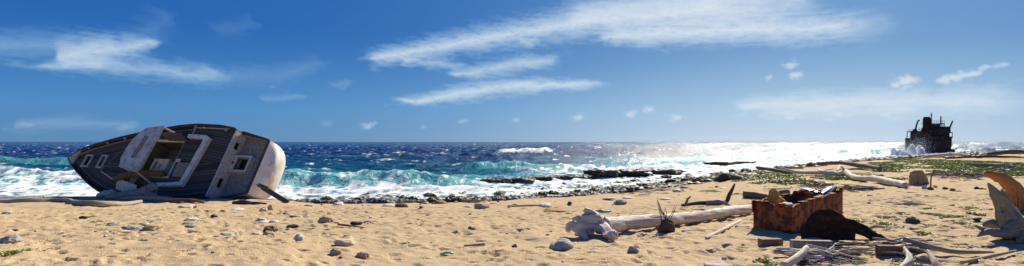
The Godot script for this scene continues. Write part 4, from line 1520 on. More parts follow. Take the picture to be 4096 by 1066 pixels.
func make_boat_debris() -> void:
	var b := Transform3D(Basis(BOAT_X, BOAT_Y, BOAT_Z), Vector3(-13.398, -0.727, -27.5))
	wood("driftwood_log", [b * Vector3(-9.05, 0.36, -0.02), b * Vector3(-8.4, 0.50, -0.22), b * Vector3(-7.2, 0.30, -0.55), b * Vector3(-5.9, 0.12, -0.62)], [0.15, 0.19, 0.2, 0.17], M.brownwood, "brown broken log jammed across the yacht's open cockpit", "driftwood")
	var st := [limb([Vector3(-1.75, 0.05, 0.1), Vector3(-1.0, 0.16, 0.0), Vector3(0, 0.26, 0), Vector3(0.45, 0.34, 0.05)], [0.14, 0.24, 0.30, 0.36], 12, 0.25, 4), limb([Vector3(0.3, 0.4, 0), Vector3(0.6, 0.62, 0.1), Vector3(0.8, 0.5, 0.2)], [0.25, 0.2, 0.12], 10, 0.25, 5), limb([Vector3(0.3, 0.3, 0.1), Vector3(0.7, 0.2, 0.35), Vector3(1.05, 0.02, 0.4)], [0.22, 0.17, 0.1], 10, 0.25, 6)]
	var o := obj("driftwood_stump", join(st), M.greywood)
	o.position = at_ground(-18.6, -27.9, -0.02)
	tag(o, "thick grey driftwood trunk with knotty root end under the yacht's hardtop", "driftwood")
	o = obj("driftwood_root", join([limb([Vector3(-0.5, 0.1, 0), Vector3(0, 0.22, 0), Vector3(0.45, 0.12, 0.1)], [0.1, 0.2, 0.12], 10, 0.35, 7), limb([Vector3(0, 0.2, 0), Vector3(0.25, 0.36, 0.1), Vector3(0.5, 0.34, 0.12)], [0.12, 0.1, 0.05], 8, 0.3, 8)]), M.bleached)
	o.position = at_ground(-21.4, -29.3)
	tag(o, "small bleached root beside the low side of the bow", "driftwood")
	o = obj("driftwood_chunk", join([limb([Vector3(-0.45, 0.06, 0), Vector3(0, 0.1, 0), Vector3(0.4, 0.08, 0.05)], [0.07, 0.12, 0.08], 10, 0.35, 9), limb([Vector3(0.3, 0.07, 0), Vector3(0.7, 0.08, 0.05), Vector3(1.1, 0.05, 0)], [0.08, 0.06, 0.03], 8, 0.2, 10)]), M.darkwood)
	o.position = at_ground(-12.3, -25.3)
	tag(o, "dark rotten wood chunk lying under the yacht's stern", "driftwood")
	wood("driftwood_pole", [at_ground(-16.1, -25.8, 0.08), at_ground(-14.9, -25.5, 0.1), at_ground(-14.1, -25.4, 0.08)], [0.06, 0.07, 0.06], M.brownwood, "short brown pole on the sand along the yacht's side", "driftwood")
	wood("driftwood_plank", [at_ground(-18.9, -26.9, 0.08), at_ground(-17.5, -26.5, 0.12), at_ground(-16.0, -26.2, 0.1)], [0.1, 0.14, 0.1], M.greywood, "weathered grey plank half buried along the yacht's side", "driftwood", "", 6)
	# the long pole on the sand at the left
	var path := []
	for p in [[-23.2, -23.4], [-22.2, -24.0], [-21.4, -24.6], [-20.8, -25.2], [-19.7, -24.6], [-18.4, -23.2], [-17.4, -22.3], [-16.6, -21.9], [-16.2, -22.4], [-16.4, -23.6], [-17.0, -25.4]]:
		path.append(at_ground(p[0], p[1], 0.09))
	wood("driftwood_pole", path, [0.13, 0.12, 0.13, 0.12, 0.12, 0.12, 0.12, 0.13, 0.12, 0.11, 0.07], M.greywood, "long crooked grey pole lying on the sand before the bow", "driftwood", "", 10, 0.1, 12)
	# plank behind the stern
	var pl := MB.new()
	pl.box(Vector3.ZERO, Vector3(1.5, 0.09, 0.26), Basis(), 0.02)
	pl.box(Vector3(-0.7, 0.1, 0.02), Vector3(0.5, 0.1, 0.16), Basis(Vector3.UP, 0.2))
	o = obj("broken_plank", pl.mesh(), M.darkwood)
	o.transform = Transform3D(Basis(Vector3(0, 0, 1), -0.55) * Basis(Vector3.RIGHT, 0.75), at_ground(-11.8, -27.6, 0.36))
	tag(o, "dark weathered plank leaning behind the white stern", "plank")


# ---------------------------------------------------------------- the stranded ship
func make_ship() -> void:
	var t := thing("shipwreck", "dark rusted stern of a stranded ship in the surf", "ship", Vector3(127.9, SEA, -170.0))
	t.transform.basis = Basis(Vector3.UP, deg_to_rad(-38.0)) * Basis.from_scale(Vector3(0.68, 0.86, 0.75))
	# own axes: x across, z toward the beach; the hull is a broken-off after body whose corner points at the beach
	var plan := poly([-9.2, -8.0, -8.6, -6.4, -4.5, -2.6, -1.2, 0.6, 0.0, 1.0, 1.4, 0.5, 4.6, -2.6, 8.0, -6.6, 8.2, -8.4, 4.0, -15.0, -3.0, -16.0])
	var mb := MB.new()
	var k := plan.size()
	var levels := [[-1.5, 0.90, 0.0], [0.0, 0.94, 0.0], [1.8, 0.985, 0.0], [3.8, 1.0, 0.0], [6.0, 1.0, 0.0]]
	for l in levels.size() - 1:
		for i in k:
			var a := plan[i]
			var b := plan[(i + 1) % k]
			var p := []
			for q in [[a, l], [b, l], [b, l + 1], [a, l + 1]]:
				var sc: float = levels[q[1]][1]
				var c: Vector2 = (q[0] - Vector2(0, -6)) * sc + Vector2(0, -6)
				var rag := 0.0
				if q[1] == levels.size() - 1:
					rag = (0.35 if q[0].x > -1.3 else -0.15) + 0.12 * sin(q[0].x * 3.1)
				p.append(Vector3(c.x, levels[q[1]][0] + rag, c.y))
			mb.quad(p[1], p[0], p[3], p[2])
	mb.prism(plan, 5.3, 5.5)
	obj("hull", mb.mesh(), M.ship, t)
	# plating seams standing proud
	for h in [1.6, 3.4, 5.0]:
		var sb := MB.new()
		for i in range(1, 7):
			var a := plan[i]
			var b := plan[i + 1]
			var d := (b - a)
			sb.box(Vector3((a.x + b.x) * 0.5, h, (a.y + b.y) * 0.5), Vector3(d.length() * 0.98, 0.10, 0.12), Basis(Vector3.UP, -atan2(d.y, d.x)))
		obj("plate_seam", sb.mesh(), M.ship2, t)
	for p in [[-6.4, -4.3, 4.4], [2.8, -0.7, 4.3], [3.6, -1.5, 4.3], [4.4, -2.3, 4.3]]:
		var sb := MB.new()
		sb.rod(Vector3(p[0], p[2], p[1] - 0.3), Vector3(p[0], p[2], p[1] + 0.16), 0.2, 0.2, 8)
		obj("porthole", sb.mesh(), M.black, t)
	# low deckhouse on the left with an open end
	mb = MB.new()
	mb.box(Vector3(-3.6, 6.9, -7.0), Vector3(6.8, 2.6, 5.0))
	mb.box(Vector3(-3.6, 8.3, -6.8), Vector3(7.6, 0.22, 6.0))
	mb.box(Vector3(-1.2, 8.9, -7.0), Vector3(3.4, 1.4, 4.0))
	mb.box(Vector3(-5.4, 8.7, -7.0), Vector3(1.6, 0.8, 3.0))
	mb.box(Vector3(5.6, 9.5, -7.0), Vector3(3.0, 0.9, 4.0))
	for x in [-8.3, -6.9]:
		mb.box(Vector3(x, 6.9, -5.6), Vector3(0.28, 2.8, 0.28), Basis(Vector3(0, 0, 1), -0.08))
	mb.box(Vector3(-7.5, 8.2, -5.6), Vector3(1.9, 0.3, 0.4))
	mb.box(Vector3(-7.5, 6.5, -5.6), Vector3(1.8, 0.1, 0.1))
	var low := obj("lower_deckhouse", mb.mesh(), M.ship, t)
	for x in [-5.6, -4.3, -3.0, -1.7]:
		var wb := MB.new()
		wb.box(Vector3(x, 7.1, -4.49), Vector3(0.5, 0.9, 0.06))
		obj("window", wb.mesh(), M.black, low)
	# main block and bridge
	mb = MB.new()
	mb.box(Vector3(2.9, 7.3, -7.0), Vector3(8.6, 3.4, 6.0))
	mb.box(Vector3(3.0, 9.05, -6.8), Vector3(9.4, 0.2, 6.6))
	mb.box(Vector3(1.2, 9.9, -7.0), Vector3(5.8, 1.6, 5.0))
	var main := obj("deckhouse", mb.mesh(), M.ship, t)
	for x in [0.6, 1.9, 3.2, 4.5, 5.8]:
		var wb := MB.new()
		wb.rod(Vector3(x, 7.9, -4.1), Vector3(x, 7.9, -3.96), 0.26, 0.26, 8)
		obj("porthole", wb.mesh(), M.black, main)
	# side wing with a square opening one sees through
	mb = MB.new()
	for x in [7.25, 8.35]:
		mb.box(Vector3(x, 6.8, -7.4), Vector3(0.24, 2.0, 0.3))
	mb.box(Vector3(7.8, 7.75, -7.4), Vector3(1.35, 0.3, 0.5))
	mb.box(Vector3(7.8, 6.1, -7.4), Vector3(1.35, 0.5, 0.5))
	mb.box(Vector3(7.3, 8.6, -7.4), Vector3(0.9, 1.5, 1.4), Basis(Vector3(0, 0, 1), 0.12))
	obj("bridge_wing", mb.mesh(), M.ship, t)
	# bridge with empty windows
	mb = MB.new()
	mb.box(Vector3(3.0, 9.45, -6.0), Vector3(5.0, 0.6, 3.0))
	mb.box(Vector3(3.0, 10.95, -6.0), Vector3(5.3, 0.3, 3.3))
	for x in [0.6, 2.0, 3.0, 4.0, 4.6, 5.4]:
		for z in [-4.6, -7.4]:
			mb.box(Vector3(x, 10.2, z), Vector3(0.36, 1.3, 0.2))
	mb.box(Vector3(1.2, 10.2, -6.0), Vector3(1.7, 1.3, 2.9))
	mb.box(Vector3(3.5, 10.2, -6.0), Vector3(1.0, 1.3, 2.9))
	obj("bridge", mb.mesh(), M.ship, t)
	# funnel
	mb = MB.new()
	mb.prism(poly([-2.5, 0, 0.6, 0, 0.6, -4.2, 0.2, -5.0, -1.9, -5.0, -2.4, -4.4]), -1.2, 1.2, Transform3D(Basis(Vector3(1, 0, 0), Vector3(0, 0, 1), Vector3(0, -1, 0)), Vector3(0.0, 8.6, -7.0)))
	obj("funnel", mb.mesh(), M.ship2, t)
	for m in [[0.75, 10.0, 15.0, 0.28, 0.2], [4.2, 10.8, 13.8, 0.34, 0.22]]:
		var sb := MB.new()
		sb.rod(Vector3(m[0], m[1], -6.6), Vector3(m[0], m[2], -6.6), m[3], m[4], 6)
		sb.box(Vector3(m[0] + 0.1, m[2] - 0.7, -6.6), Vector3(0.6, 0.3, 0.3))
		obj("mast", sb.mesh(), M.ship2, t)
	# boat davits
	for d in [[[-5.2, 8.3], [-4.8, 10.3], [-4.2, 12.0], [-3.75, 12.4], [-3.6, 12.1]], [[-0.6, 8.6], [-0.45, 10.2], [-0.1, 11.4], [-0.35, 11.8]], [[7.0, 8.6], [7.7, 10.2], [8.3, 11.6], [8.35, 12.0]]]:
		var path := []
		var rad := []
		for p in d:
			path.append(Vector3(p[0] - (1.0 if p[0] < 0 and p[0] > -1 else 0.0), p[1], -5.6))
			rad.append(0.42 - 0.05 * rad.size())
		obj("davit", limb(path, rad, 6, 0.05, 2, 3), M.ship2, t)
	# railings
	for r in [[0.6, 5.6, 11.1, -4.5], [-3.0, -1.0, 10.7, -6.0]]:
		var sb := MB.new()
		var x: float = r[0]
		while x <= r[1]:
			sb.box(Vector3(x, r[2] + 0.55, r[3]), Vector3(0.08, 1.1, 0.08))
			x += 0.7
		for h in [0.5, 1.05]:
			sb.box(Vector3((r[0] + r[1]) * 0.5, r[2] + h, r[3] + 0.001), Vector3(r[1] - r[0] + 0.1, 0.07, 0.07), Basis(Vector3(0, 0, 1), 0.02 * sin(r[0])))
		obj("railing", sb.mesh(), M.ship2, t)
	# wreckage lying over the house
	rng.seed = 12
	for i in 16:
		var sb := MB.new()
		var x := rng.randf_range(-7.5, 6.0)
		sb.box(Vector3(x, (8.5 if x < 0 else 9.4) + rng.randf_range(-0.4, 0.5), -4.2 + rng.randf_range(-0.5, 0.4)), Vector3(rng.randf_range(0.8, 3.4), 0.16, 0.2), Basis(Vector3(0, 0, 1), rng.randf_range(-1.2, 1.2)))
		obj("twisted_beam", sb.mesh(), M.ship2, t)
	mb = MB.new()
	mb.box(Vector3(8.6, 1.2, -6.4), Vector3(1.6, 0.9, 1.2), Basis(Vector3(0, 0, 1), -0.3))
	mb.box(Vector3(9.3, 1.8, -6.4), Vector3(1.5, 0.3, 0.8), Basis(Vector3(0, 0, 1), 0.1))
	obj("torn_plate", mb.mesh(), M.ship2, t)


# ---------------------------------------------------------------- the rusty box
# an upright rusted sheet from a to b with ragged top and foot, thickness th; tops: heights along it
func sheet(a: Vector3, b: Vector3, tops: Array, th: float, holes := [], sd := 1, foot := 0.0) -> ArrayMesh:
	var d := b - a
	var L := Vector2(d.x, d.z).length()
	var p := PackedVector2Array()
	var nseg := 44
	for i in nseg + 1:
		var u := float(i) / nseg
		p.append(Vector2(u * L, foot + 0.012 * n_fine.get_noise_2d(u * 30.0, sd)))
	for i in range(nseg, -1, -1):
		var u := float(i) / nseg
		p.append(Vector2(u * L, lut(tops, u) + 0.06 * minf(0.2, n_fine.get_noise_2d(u * 9.0 + 9.0, sd * 7.0)) + 0.012 * n_fine.get_noise_2d(u * 90.0, sd * 3.0)))
	var e := Vector3(d.x, 0, d.z).normalized()
	var mb := MB.new()
	mb.plate(p, holes, -th * 0.5, th * 0.5, Transform3D(Basis(e, e.cross(Vector3.UP), Vector3.UP), a))
	return mb.mesh()


func make_rusty_box() -> void:
	var y := -0.47
	var F := Vector3(6.29, y, -12.52)
	var R := Vector3(9.35, y, -15.75)
	var L := Vector3(5.98, y, -13.62)
	var B := R + L - F
	var t := thing("rusty_container", "open rusty steel container full of rubbish on the sand", "container", F)
	var z := Vector3.ZERO
	var r := R - F
	var l := L - F
	var bk := B - F
	obj("end_wall", sheet(l, z, [[0.0, 0.74], [0.5, 0.73], [1.0, 0.72]], 0.05, [], 2), M.rust, t)
	obj("side_wall", sheet(z, r, [[0.0, 0.66], [0.06, 0.72], [0.5, 0.76], [0.97, 0.78], [1.0, 0.86]], 0.05, [], 3), M.rust, t)
	obj("end_wall", sheet(r, bk, [[0.0, 0.80], [1.0, 0.74]], 0.05, [], 4), M.rust, t)
	obj("side_wall", sheet(bk, l, [[0.0, 0.72], [0.6, 0.70], [1.0, 0.74]], 0.05, [], 5), M.rust, t)
	var mb := MB.new()
	mb.prism(poly([0, 0, r.x, r.z, bk.x, bk.z, l.x, l.z]), 0.02, 0.06)
	obj("floor", mb.mesh(), M.rust, t)
	# rim angle irons, rusted ragged
	for e in [[l, z, 0.745], [z, r, 0.72], [bk, l, 0.73]]:
		var d: Vector3 = e[1] - e[0]
		for q in 7:
			if (q * 5 + int(e[2] * 1000.0)) % 4 == 0:
				continue      # rusted away
			var f0 := q / 7.0 + 0.01
			var f1 := (q + 1) / 7.0 - 0.02 * (q % 3)
			var c: Vector3 = e[0] + d * (f0 + f1) * 0.5 + Vector3(0, e[2] + (0.035 if e[0] == z else 0.0) + 0.01 * sin(q * 2.0 + e[2] * 90.0) + 0.05 * (f0 if e[0] == z else 0.0), 0)
			var rb := MB.new()
			rb.box(c, Vector3(d.length() * (f1 - f0), 0.022, 0.12), Basis(Vector3.UP, -atan2(d.z, d.x)) * Basis(Vector3.RIGHT, 0.16 * sin(q * 3.0)) * Basis(Vector3(0, 0, 1), 0.05 * sin(q * 5.0)))
			obj("rim", rb.mesh(), M.rust, t)
	mb = MB.new()
	mb.box(l + Vector3(-0.06, 0.62, 0.02), Vector3(0.16, 0.28, 0.03), Basis(Vector3.UP, 0.9) * Basis(Vector3(0, 0, 1), 0.2))
	obj("torn_flap", mb.mesh(), M.rust, t)
	for p in [[r, 0.44], [z, 0.36], [l, 0.37]]:
		var pb := MB.new()
		pb.box(p[0] + Vector3(0, p[1], 0), Vector3(0.075, p[1] * 2.0, 0.075), Basis(Vector3.UP, 0.8), 0.012)
		obj("corner_post", pb.mesh(), M.rust, t)
	# inner partition, brown and bent
	obj("partition", sheet(l * 0.72 + r * 0.42, r * 0.46 + l * 0.1, [[0.0, 0.80], [0.6, 0.92], [1.0, 0.86]], 0.04, [], 6), M.rust, t)
	# the fallen sheet leaning at the corner
	var s := obj("rusty_sheet", sheet(Vector3.ZERO, Vector3(1.22, 0, 1.02), [[0.0, 0.26], [0.12, 0.50], [0.26, 0.68], [0.40, 0.64], [0.58, 0.46], [0.8, 0.27], [0.93, 0.13], [1.0, 0.03]], 0.035, [poly([1.0, 0.03, 1.26, 0.02, 1.14, 0.10, 1.02, 0.14])], 8), M.rust_dark)
	s.position = at_ground(6.24, -11.95, -0.05)
	s.rotation = Vector3(-0.16, 0, 0)
	tag(s, "torn triangular rusty steel sheet leaning at the container's corner", "metal sheet")
	# what lies in the box
	var bag := obj("rubbish_bag", stone_mesh(5, "pitted", 3), M.bag)
	bag.transform = Transform3D(Basis(Vector3.UP, 0.6).scaled(Vector3(0.95, 0.72, 0.8)), F + r * 0.62 + l * 0.5 + Vector3(0, 0.20, 0))
	tag(bag, "crumpled black plastic bag sticking out of the rusty container", "bag")
	mb = MB.new()
	mb.box(Vector3.ZERO, Vector3(0.75, 0.16, 0.28), Basis(), 0.05)
	mb.box(Vector3(-0.3, 0.1, 0), Vector3(0.2, 0.18, 0.2), Basis(), 0.04)
	var ye := obj("plastic_float", mb.mesh(), M.yellow)
	ye.transform = Transform3D(Basis(Vector3.UP, 0.9) * Basis(Vector3(0, 0, 1), -0.25), F + r * 0.16 + l * 0.66 + Vector3(0, 0.74, 0))
	tag(ye, "ochre yellow plastic piece at the near end of the container", "plastic piece")
	var rag := obj("rag", stone_mesh(8, "pitted", 2), M.whiterag)
	rag.transform = Transform3D(Basis().scaled(Vector3(0.42, 0.22, 0.3)), F + r * 0.12 + l * 0.3 + Vector3(0, 0.52, 0))
	tag(rag, "crumpled white rag inside the rusty container", "rag")
	var bl := obj("plastic_tube", join([limb([Vector3(-0.5, 0, 0), Vector3(0, 0.12, 0), Vector3(0.5, 0.22, 0)], [0.06, 0.13, 0.1], 8, 0.2, 4)]), M.blue)
	bl.transform = Transform3D(Basis(Vector3.UP, 0.7), F + r * 0.86 + l * 0.3 + Vector3(0, 0.60, 0))
	tag(bl, "bright blue plastic tube at the far end of the container", "plastic tube")
	wood("driftwood_stick", [F + r * 0.82 + l * 0.1 + Vector3(0, 0.5, 0), F + r * 0.9 + l * 0.12 + Vector3(0, 0.78, 0), F + r * 0.96 + l * 0.1 + Vector3(0, 0.9, 0)], [0.05, 0.06, 0.04], M.darkwood, "dark stick poking out of the container's far corner", "stick")
	# a brick-like wooden block in the shade in front
	mb = MB.new()
	mb.box(Vector3.ZERO, Vector3(0.42, 0.14, 0.2), Basis(), 0.02)
	var blk := obj("timber_block", mb.mesh(), M.brown)
	blk.transform = Transform3D(Basis(Vector3.UP, 0.1), at_ground(5.15, -11.05, 0.05))
	tag(blk, "brown timber block in the container's shadow", "timber")
	mb = MB.new()
	mb.box(Vector3.ZERO, Vector3(0.42, 0.17, 0.14), Basis(), 0.015)
	blk = obj("timber_block", mb.mesh(), M.brown)
	blk.transform = Transform3D(Basis(Vector3.UP, -0.1), at_ground(6.78, -9.95, 0.07))
	tag(blk, "short reddish timber block in front of the torn sheet's tip", "timber")
	mb = MB.new()
	mb.box(Vector3.ZERO, Vector3(0.72, 0.16, 0.16), Basis(), 0.02)
	blk = obj("grey_timber", mb.mesh(), M.greywood)
	blk.transform = Transform3D(Basis(Vector3.UP, -0.15), at_ground(5.72, -10.6, 0.1))
	tag(blk, "squared grey beam end lying before the torn sheet", "timber")


# ---------------------------------------------------------------- driftwood
func make_driftwood() -> void:
	# the big bleached log: its thin end runs behind the container
	var t := thing("driftwood_tree", "big bleached driftwood log with knotty root end before the container", "driftwood", at_ground(1.9, -12.2))
	var o := t.position
	var path := []
	for p in [[1.95, -12.2, 0.22], [2.6, -12.9, 0.20], [3.6, -13.7, 0.19], [4.6, -14.6, 0.18], [5.6, -15.6, 0.17], [6.6, -16.7, 0.16], [7.9, -18.2, 0.15]]:
		path.append(at_ground(p[0], p[1], p[2]) - o)
	obj("trunk", limb(path, [0.20, 0.165, 0.155, 0.15, 0.145, 0.14, 0.13], 24, 0.14, 21), M.bleached, t)
	for r in [
		[[Vector3(0.1, 0.28, 0), Vector3(-0.35, 0.32, 0.15), Vector3(-0.75, 0.22, 0.2)], [0.30, 0.26, 0.14]],
		[[Vector3(0.0, 0.3, 0), Vector3(-0.15, 0.52, -0.05), Vector3(-0.42, 0.66, -0.1)], [0.24, 0.15, 0.07]],
		[[Vector3(0.0, 0.25, 0.1), Vector3(0.12, 0.22, 0.5), Vector3(0.2, 0.10, 0.95)], [0.26, 0.2, 0.18]],
		[[Vector3(0.15, 0.12, 0.85), Vector3(0.3, 0.18, 1.1), Vector3(0.38, 0.05, 1.15)], [0.17, 0.13, 0.05]],
		[[Vector3(-0.5, 0.2, 0.2), Vector3(-0.5, 0.1, 0.5), Vector3(-0.42, 0.0, 0.75)], [0.16, 0.11, 0.06]],
		[[Vector3(-0.6, 0.25, 0.2), Vector3(-0.85, 0.3, 0.1), Vector3(-0.98, 0.16, 0.2)], [0.16, 0.12, 0.05]],
		[[Vector3(-0.4, 0.35, 0.1), Vector3(-0.62, 0.46, 0.1), Vector3(-0.8, 0.42, 0.05)], [0.14, 0.1, 0.05]],
		[[Vector3(-0.3, 0.15, 0.2), Vector3(-0.35, 0.08, 0.1), Vector3(-0.7, 0.0, -0.1)], [0.18, 0.12, 0.05]],
	]:
		obj("root", limb(r[0].map(func(p): return p * Vector3(0.72, 0.86, 0.6)), r[1].map(func(q): return q * 0.6), 14, 0.42, rng.randi() % 50), M.bleached, t)
	for k in [[-0.7, 0.1, 0.25, 0.42, 0.3, 2], [0.28, 0.02, 1.0, 0.4, 0.34, 5], [-0.35, 0.22, 0.0, 0.5, 0.4, 7], [-0.9, 0.12, 0.1, 0.26, 0.3, 9]]:
		var kn := obj("knot", stone_mesh(k[5], "pitted", 4), M.bleached, t)
		kn.transform = Transform3D(Basis(Vector3.UP, k[0] * 3.0).scaled(Vector3(k[3], k[4], k[3] * 0.8) * 0.62), Vector3(k[0] * 0.72, k[1], k[2] * 0.6))
	# uprooted clod with bare twigs
	var c := thing("uprooted_shrub", "dead twiggy shrub with dark root clod before the big log", "shrub", at_ground(3.62, -13.0))
	var clod := obj("root_clod", stone_mesh(3, "pitted", 3), M.clod, c)
	clod.scale = Vector3(0.42, 0.30, 0.34)
	rng.seed = 31
	for i in 9:
		var a := rng.randf_range(-1.0, 1.0)
		var q := Vector3(sin(a) * 0.35, rng.randf_range(0.25, 0.5), rng.randf_range(-0.2, 0.2))
		obj("twig", limb([Vector3(0.03 * i - 0.12, 0.2, 0), q * 0.6 + Vector3(0, 0.22, 0), q + Vector3(0.05 * sin(i * 2.0), 0.26, 0)], [0.011, 0.008, 0.004], 5, 0.1, i), M.darkwood, c)
	# teal rope on the log
	var ring := []
	for i in 9:
		ring.append(at_ground(2.06, -12.55, 0.55) + Vector3(0.16 * cos(i * 0.9), 0.02 * sin(i * 3.0), 0.1 * sin(i * 0.9)))
	wood("rope_tangle", ring, [0.025, 0.025, 0.025, 0.025, 0.025, 0.025, 0.025, 0.025, 0.02], M.teal, "small teal rope coil lying on the big log", "rope", "", 6)
	# thin cane on the sand in front of the log
	wood("driftwood_cane", [at_ground(4.2, -12.0, 0.03), at_ground(5.0, -13.1, 0.05), at_ground(6.1, -14.8, 0.1)], [0.03, 0.04, 0.035], M.bleached, "long pale cane on the sand between log and container", "driftwood", "", 7)
	wood("driftwood_cane", [at_ground(3.95, -12.9, 0.02), at_ground(4.6, -13.2, 0.03)], [0.02, 0.025], M.bleached, "short thin cane beside the long pale cane", "driftwood", "", 6)
	wood("driftwood_lath", [at_ground(5.5, -13.6, 0.03), at_ground(5.95, -13.9, 0.03)], [0.045, 0.045], M.bleached, "short pale slat near the container's left end", "driftwood", "", 5)
	# the dark branch behind the log
	var j := thing("driftwood_branch", "dark forked branch with an upturned tip behind the big log", "driftwood", at_ground(7.3, -21.2))
	obj("stem", limb([Vector3(-0.9, 0.08, 0.3), Vector3(0, 0.14, 0), Vector3(0.9, 0.12, -0.2), Vector3(1.15, 0.45, -0.3), Vector3(1.35, 0.85, -0.3)], [0.05, 0.08, 0.09, 0.08, 0.03], 8, 0.15, 5), M.darkwood, j)
	obj("fork", limb([Vector3(-0.75, 0.1, 0.3), Vector3(-0.68, 0.3, 0.3), Vector3(-0.55, 0.42, 0.3)], [0.05, 0.045, 0.02], 7, 0.15, 6), M.brownwood, j)
	obj("bark", limb([Vector3(0.1, 0.12, 0.08), Vector3(0.5, 0.17, 0.1), Vector3(0.85, 0.12, 0.1)], [0.08, 0.13, 0.08], 8, 0.3, 7), M.greywood, j)
	# the long pale branch over the grass
	t = thing("driftwood_branch", "long winding pale branch stretching from grass to the cut stump", "driftwood", at_ground(23.2, -44.0))
	o = t.position
	path = []
	for p in [[23.6, -42.6, 0.4], [23.4, -41.6, 0.3], [23.9, -40.6, 0.25], [23.6, -39.2, 0.45], [22.6, -37.0, 0.2], [21.4, -34.2, 0.2], [20.6, -31.4, 0.2], [19.9, -29.2, 0.22], [19.3, -27.6, 0.15], [18.9, -26.6, 0.12]]:
		path.append(at_ground(p[0], p[1], p[2]) - o)
	obj("stem", limb(path, [0.15, 0.16, 0.17, 0.19, 0.18, 0.17, 0.17, 0.18, 0.16, 0.14], 10, 0.12, 14), M.bleached, t)
	obj("fork", limb([path[1], at_ground(22.6, -44.0, 0.35) - o, at_ground(21.9, -45.6, 0.9) - o], [0.15, 0.13, 0.08], 8, 0.12, 15), M.bleached, t)
	obj("stub", limb([path[3], path[3] + Vector3(-0.3, 0.35, 0)], [0.12, 0.06], 8, 0.1, 16), M.bleached, t)
	# logs on the grass edge
	for g in [
		[[[32.0, -58.0, 0.5], [32.8, -56.0, 0.55], [32.0, -51.5, 0.42], [29.6, -44.5, 0.3]], [0.35, 0.42, 0.45, 0.3], "midwood", "thick grey log slanting down over the dry sticks"],
		[[[23.0, -52.0, 0.75], [23.0, -48.5, 0.5], [22.8, -45.2, 0.3]], [0.3, 0.34, 0.25], "midwood", "thick grey log end left of the brown boulder"],
		[[[25.0, -52.5, 0.6], [26.8, -51.0, 0.45]], [0.25, 0.2], "greywood", "short grey log behind the tall brown boulder"],
		[[[29.6, -50.0, 0.5], [27.5, -46.8, 0.15]], [0.14, 0.18], "bleached", "thin pale branch crossing below the slanting log"],
		[[[25.8, -44.5, 0.4], [24.6, -45.6, 0.15]], [0.09, 0.09], "bleached", "small pale forked stick in the sticks on the grass"],
		[[[55.5, -74.5, 0.4], [58.0, -75.0, 0.55], [61.5, -76.0, 0.5]], [0.5, 0.55, 0.5], "bleached", "pale log farthest back below the ship"],
		[[[52.0, -66.5, 0.3], [54.0, -64.0, 0.35], [56.5, -62.0, 0.35], [53.0, -57.0, 0.3]], [0.25, 0.35, 0.35, 0.3], "darkwood", "long dark log lying across behind the grass"],
		[[[60.0, -70.0, 0.5], [62.5, -69.0, 0.8], [65.0, -68.0, 0.5]], [0.5, 0.8, 0.5], "midwood", "humped grey log right of the pale log"],
		[[[63.5, -75.0, 0.4], [65.5, -74.0, 0.8], [67.0, -73.0, 0.4]], [0.3, 0.6, 0.3], "bleached", "white bulging log beneath the ship's right side"],
		[[[37.5, -45.8, 0.25], [38.4, -44.6, 0.25], [38.6, -43.4, 0.2]], [0.22, 0.32, 0.2], "greywood", "short split grey log in the middle of the grass"],
	]:
		path = []
		for p in g[0]:
			path.append(at_ground(p[0], p[1], p[2]))
		wood("driftwood_log", path, g[1].map(func(r): return r * (0.36 if g[0][0][1] < -60 else 0.46)), M[g[2]], g[3], "driftwood", "", 10, 0.2, path.size() * 3)
	wood("driftwood_chunk", [at_ground(15.6, -42.5, 0.15), at_ground(16.6, -42.8, 0.35), at_ground(18.0, -43.5, 0.2)], [0.2, 0.3, 0.1], M.darkwood, "black driftwood chunk at the near end of the rubble", "driftwood", "", 9, 0.4, 44)
	wood("driftwood_stub", [at_ground(10.1, -24.2, 0.16), at_ground(10.5, -24.0, 0.12), at_ground(10.95, -23.8, 0.08)], [0.16, 0.15, 0.10], M.brownwood, "short brown log stub pointing at the pitted lump", "driftwood", "", 10)
	var lump := obj("pitted_lump", join([limb([Vector3(-0.3, 0.12, 0), Vector3(0, 0.16, 0), Vector3(0.3, 0.14, 0)], [0.18, 0.15, 0.17], 12, 0.5, 60)]), M.brown)
	lump.position = at_ground(11.9, -24.5)
	tag(lump, "brown double knob of pitted wood behind the container", "driftwood")
	# the cut stump and the twig
	t = thing("cut_stump", "upright sawn tan stump on the sand by green plants", "stump", at_ground(21.2, -29.0))
	obj("trunk", limb([Vector3(0, -0.1, 0), Vector3(0.02, 0.3, 0), Vector3(-0.06, 0.72, 0)], [0.43, 0.38, 0.25], 14, 0.2, 17), M.tanwood, t)
	obj("bark", limb([Vector3(0.16, -0.05, -0.02), Vector3(0.2, 0.3, -0.04), Vector3(0.08, 0.66, -0.03)], [0.36, 0.3, 0.18], 12, 0.25, 18), M.greywood, t)
	wood("upright_twig", [at_ground(20.1, -26.6, 0.0), at_ground(20.12, -26.6, 0.5), at_ground(20.3, -26.6, 0.88)], [0.035, 0.03, 0.05], M.brownwood, "thin upright twig stuck between two stones", "twig", "", 6)
	# the grey stump at the right edge
	t = thing("driftwood_stump", "large grey root stump with a tall prong at the right edge", "stump", at_ground(10.42, -11.6))
	obj("prong", limb([Vector3(0.12, 0.1, 0.1), Vector3(-0.02, 0.42, 0.02), Vector3(-0.16, 0.70, 0.0), Vector3(-0.30, 0.92, 0.0), Vector3(-0.46, 1.14, 0)], [0.30, 0.20, 0.14, 0.10, 0.015], 26, 0.24, 22), M.stumpwood, t)
	obj("prong", limb([Vector3(-0.12, 0.6, 0.0), Vector3(-0.13, 0.82, 0.02), Vector3(-0.19, 1.02, 0.02)], [0.12, 0.07, 0.015], 12, 0.45, 23), M.stumpwood, t)
	obj("body", limb([Vector3(-0.3, 0.16, 0.2), Vector3(0.1, 0.22, 0.15), Vector3(0.6, 0.26, 0.1), Vector3(1.4, 0.24, 0.0)], [0.12, 0.22, 0.25, 0.24], 28, 0.24, 24), M.stumpwood, t)
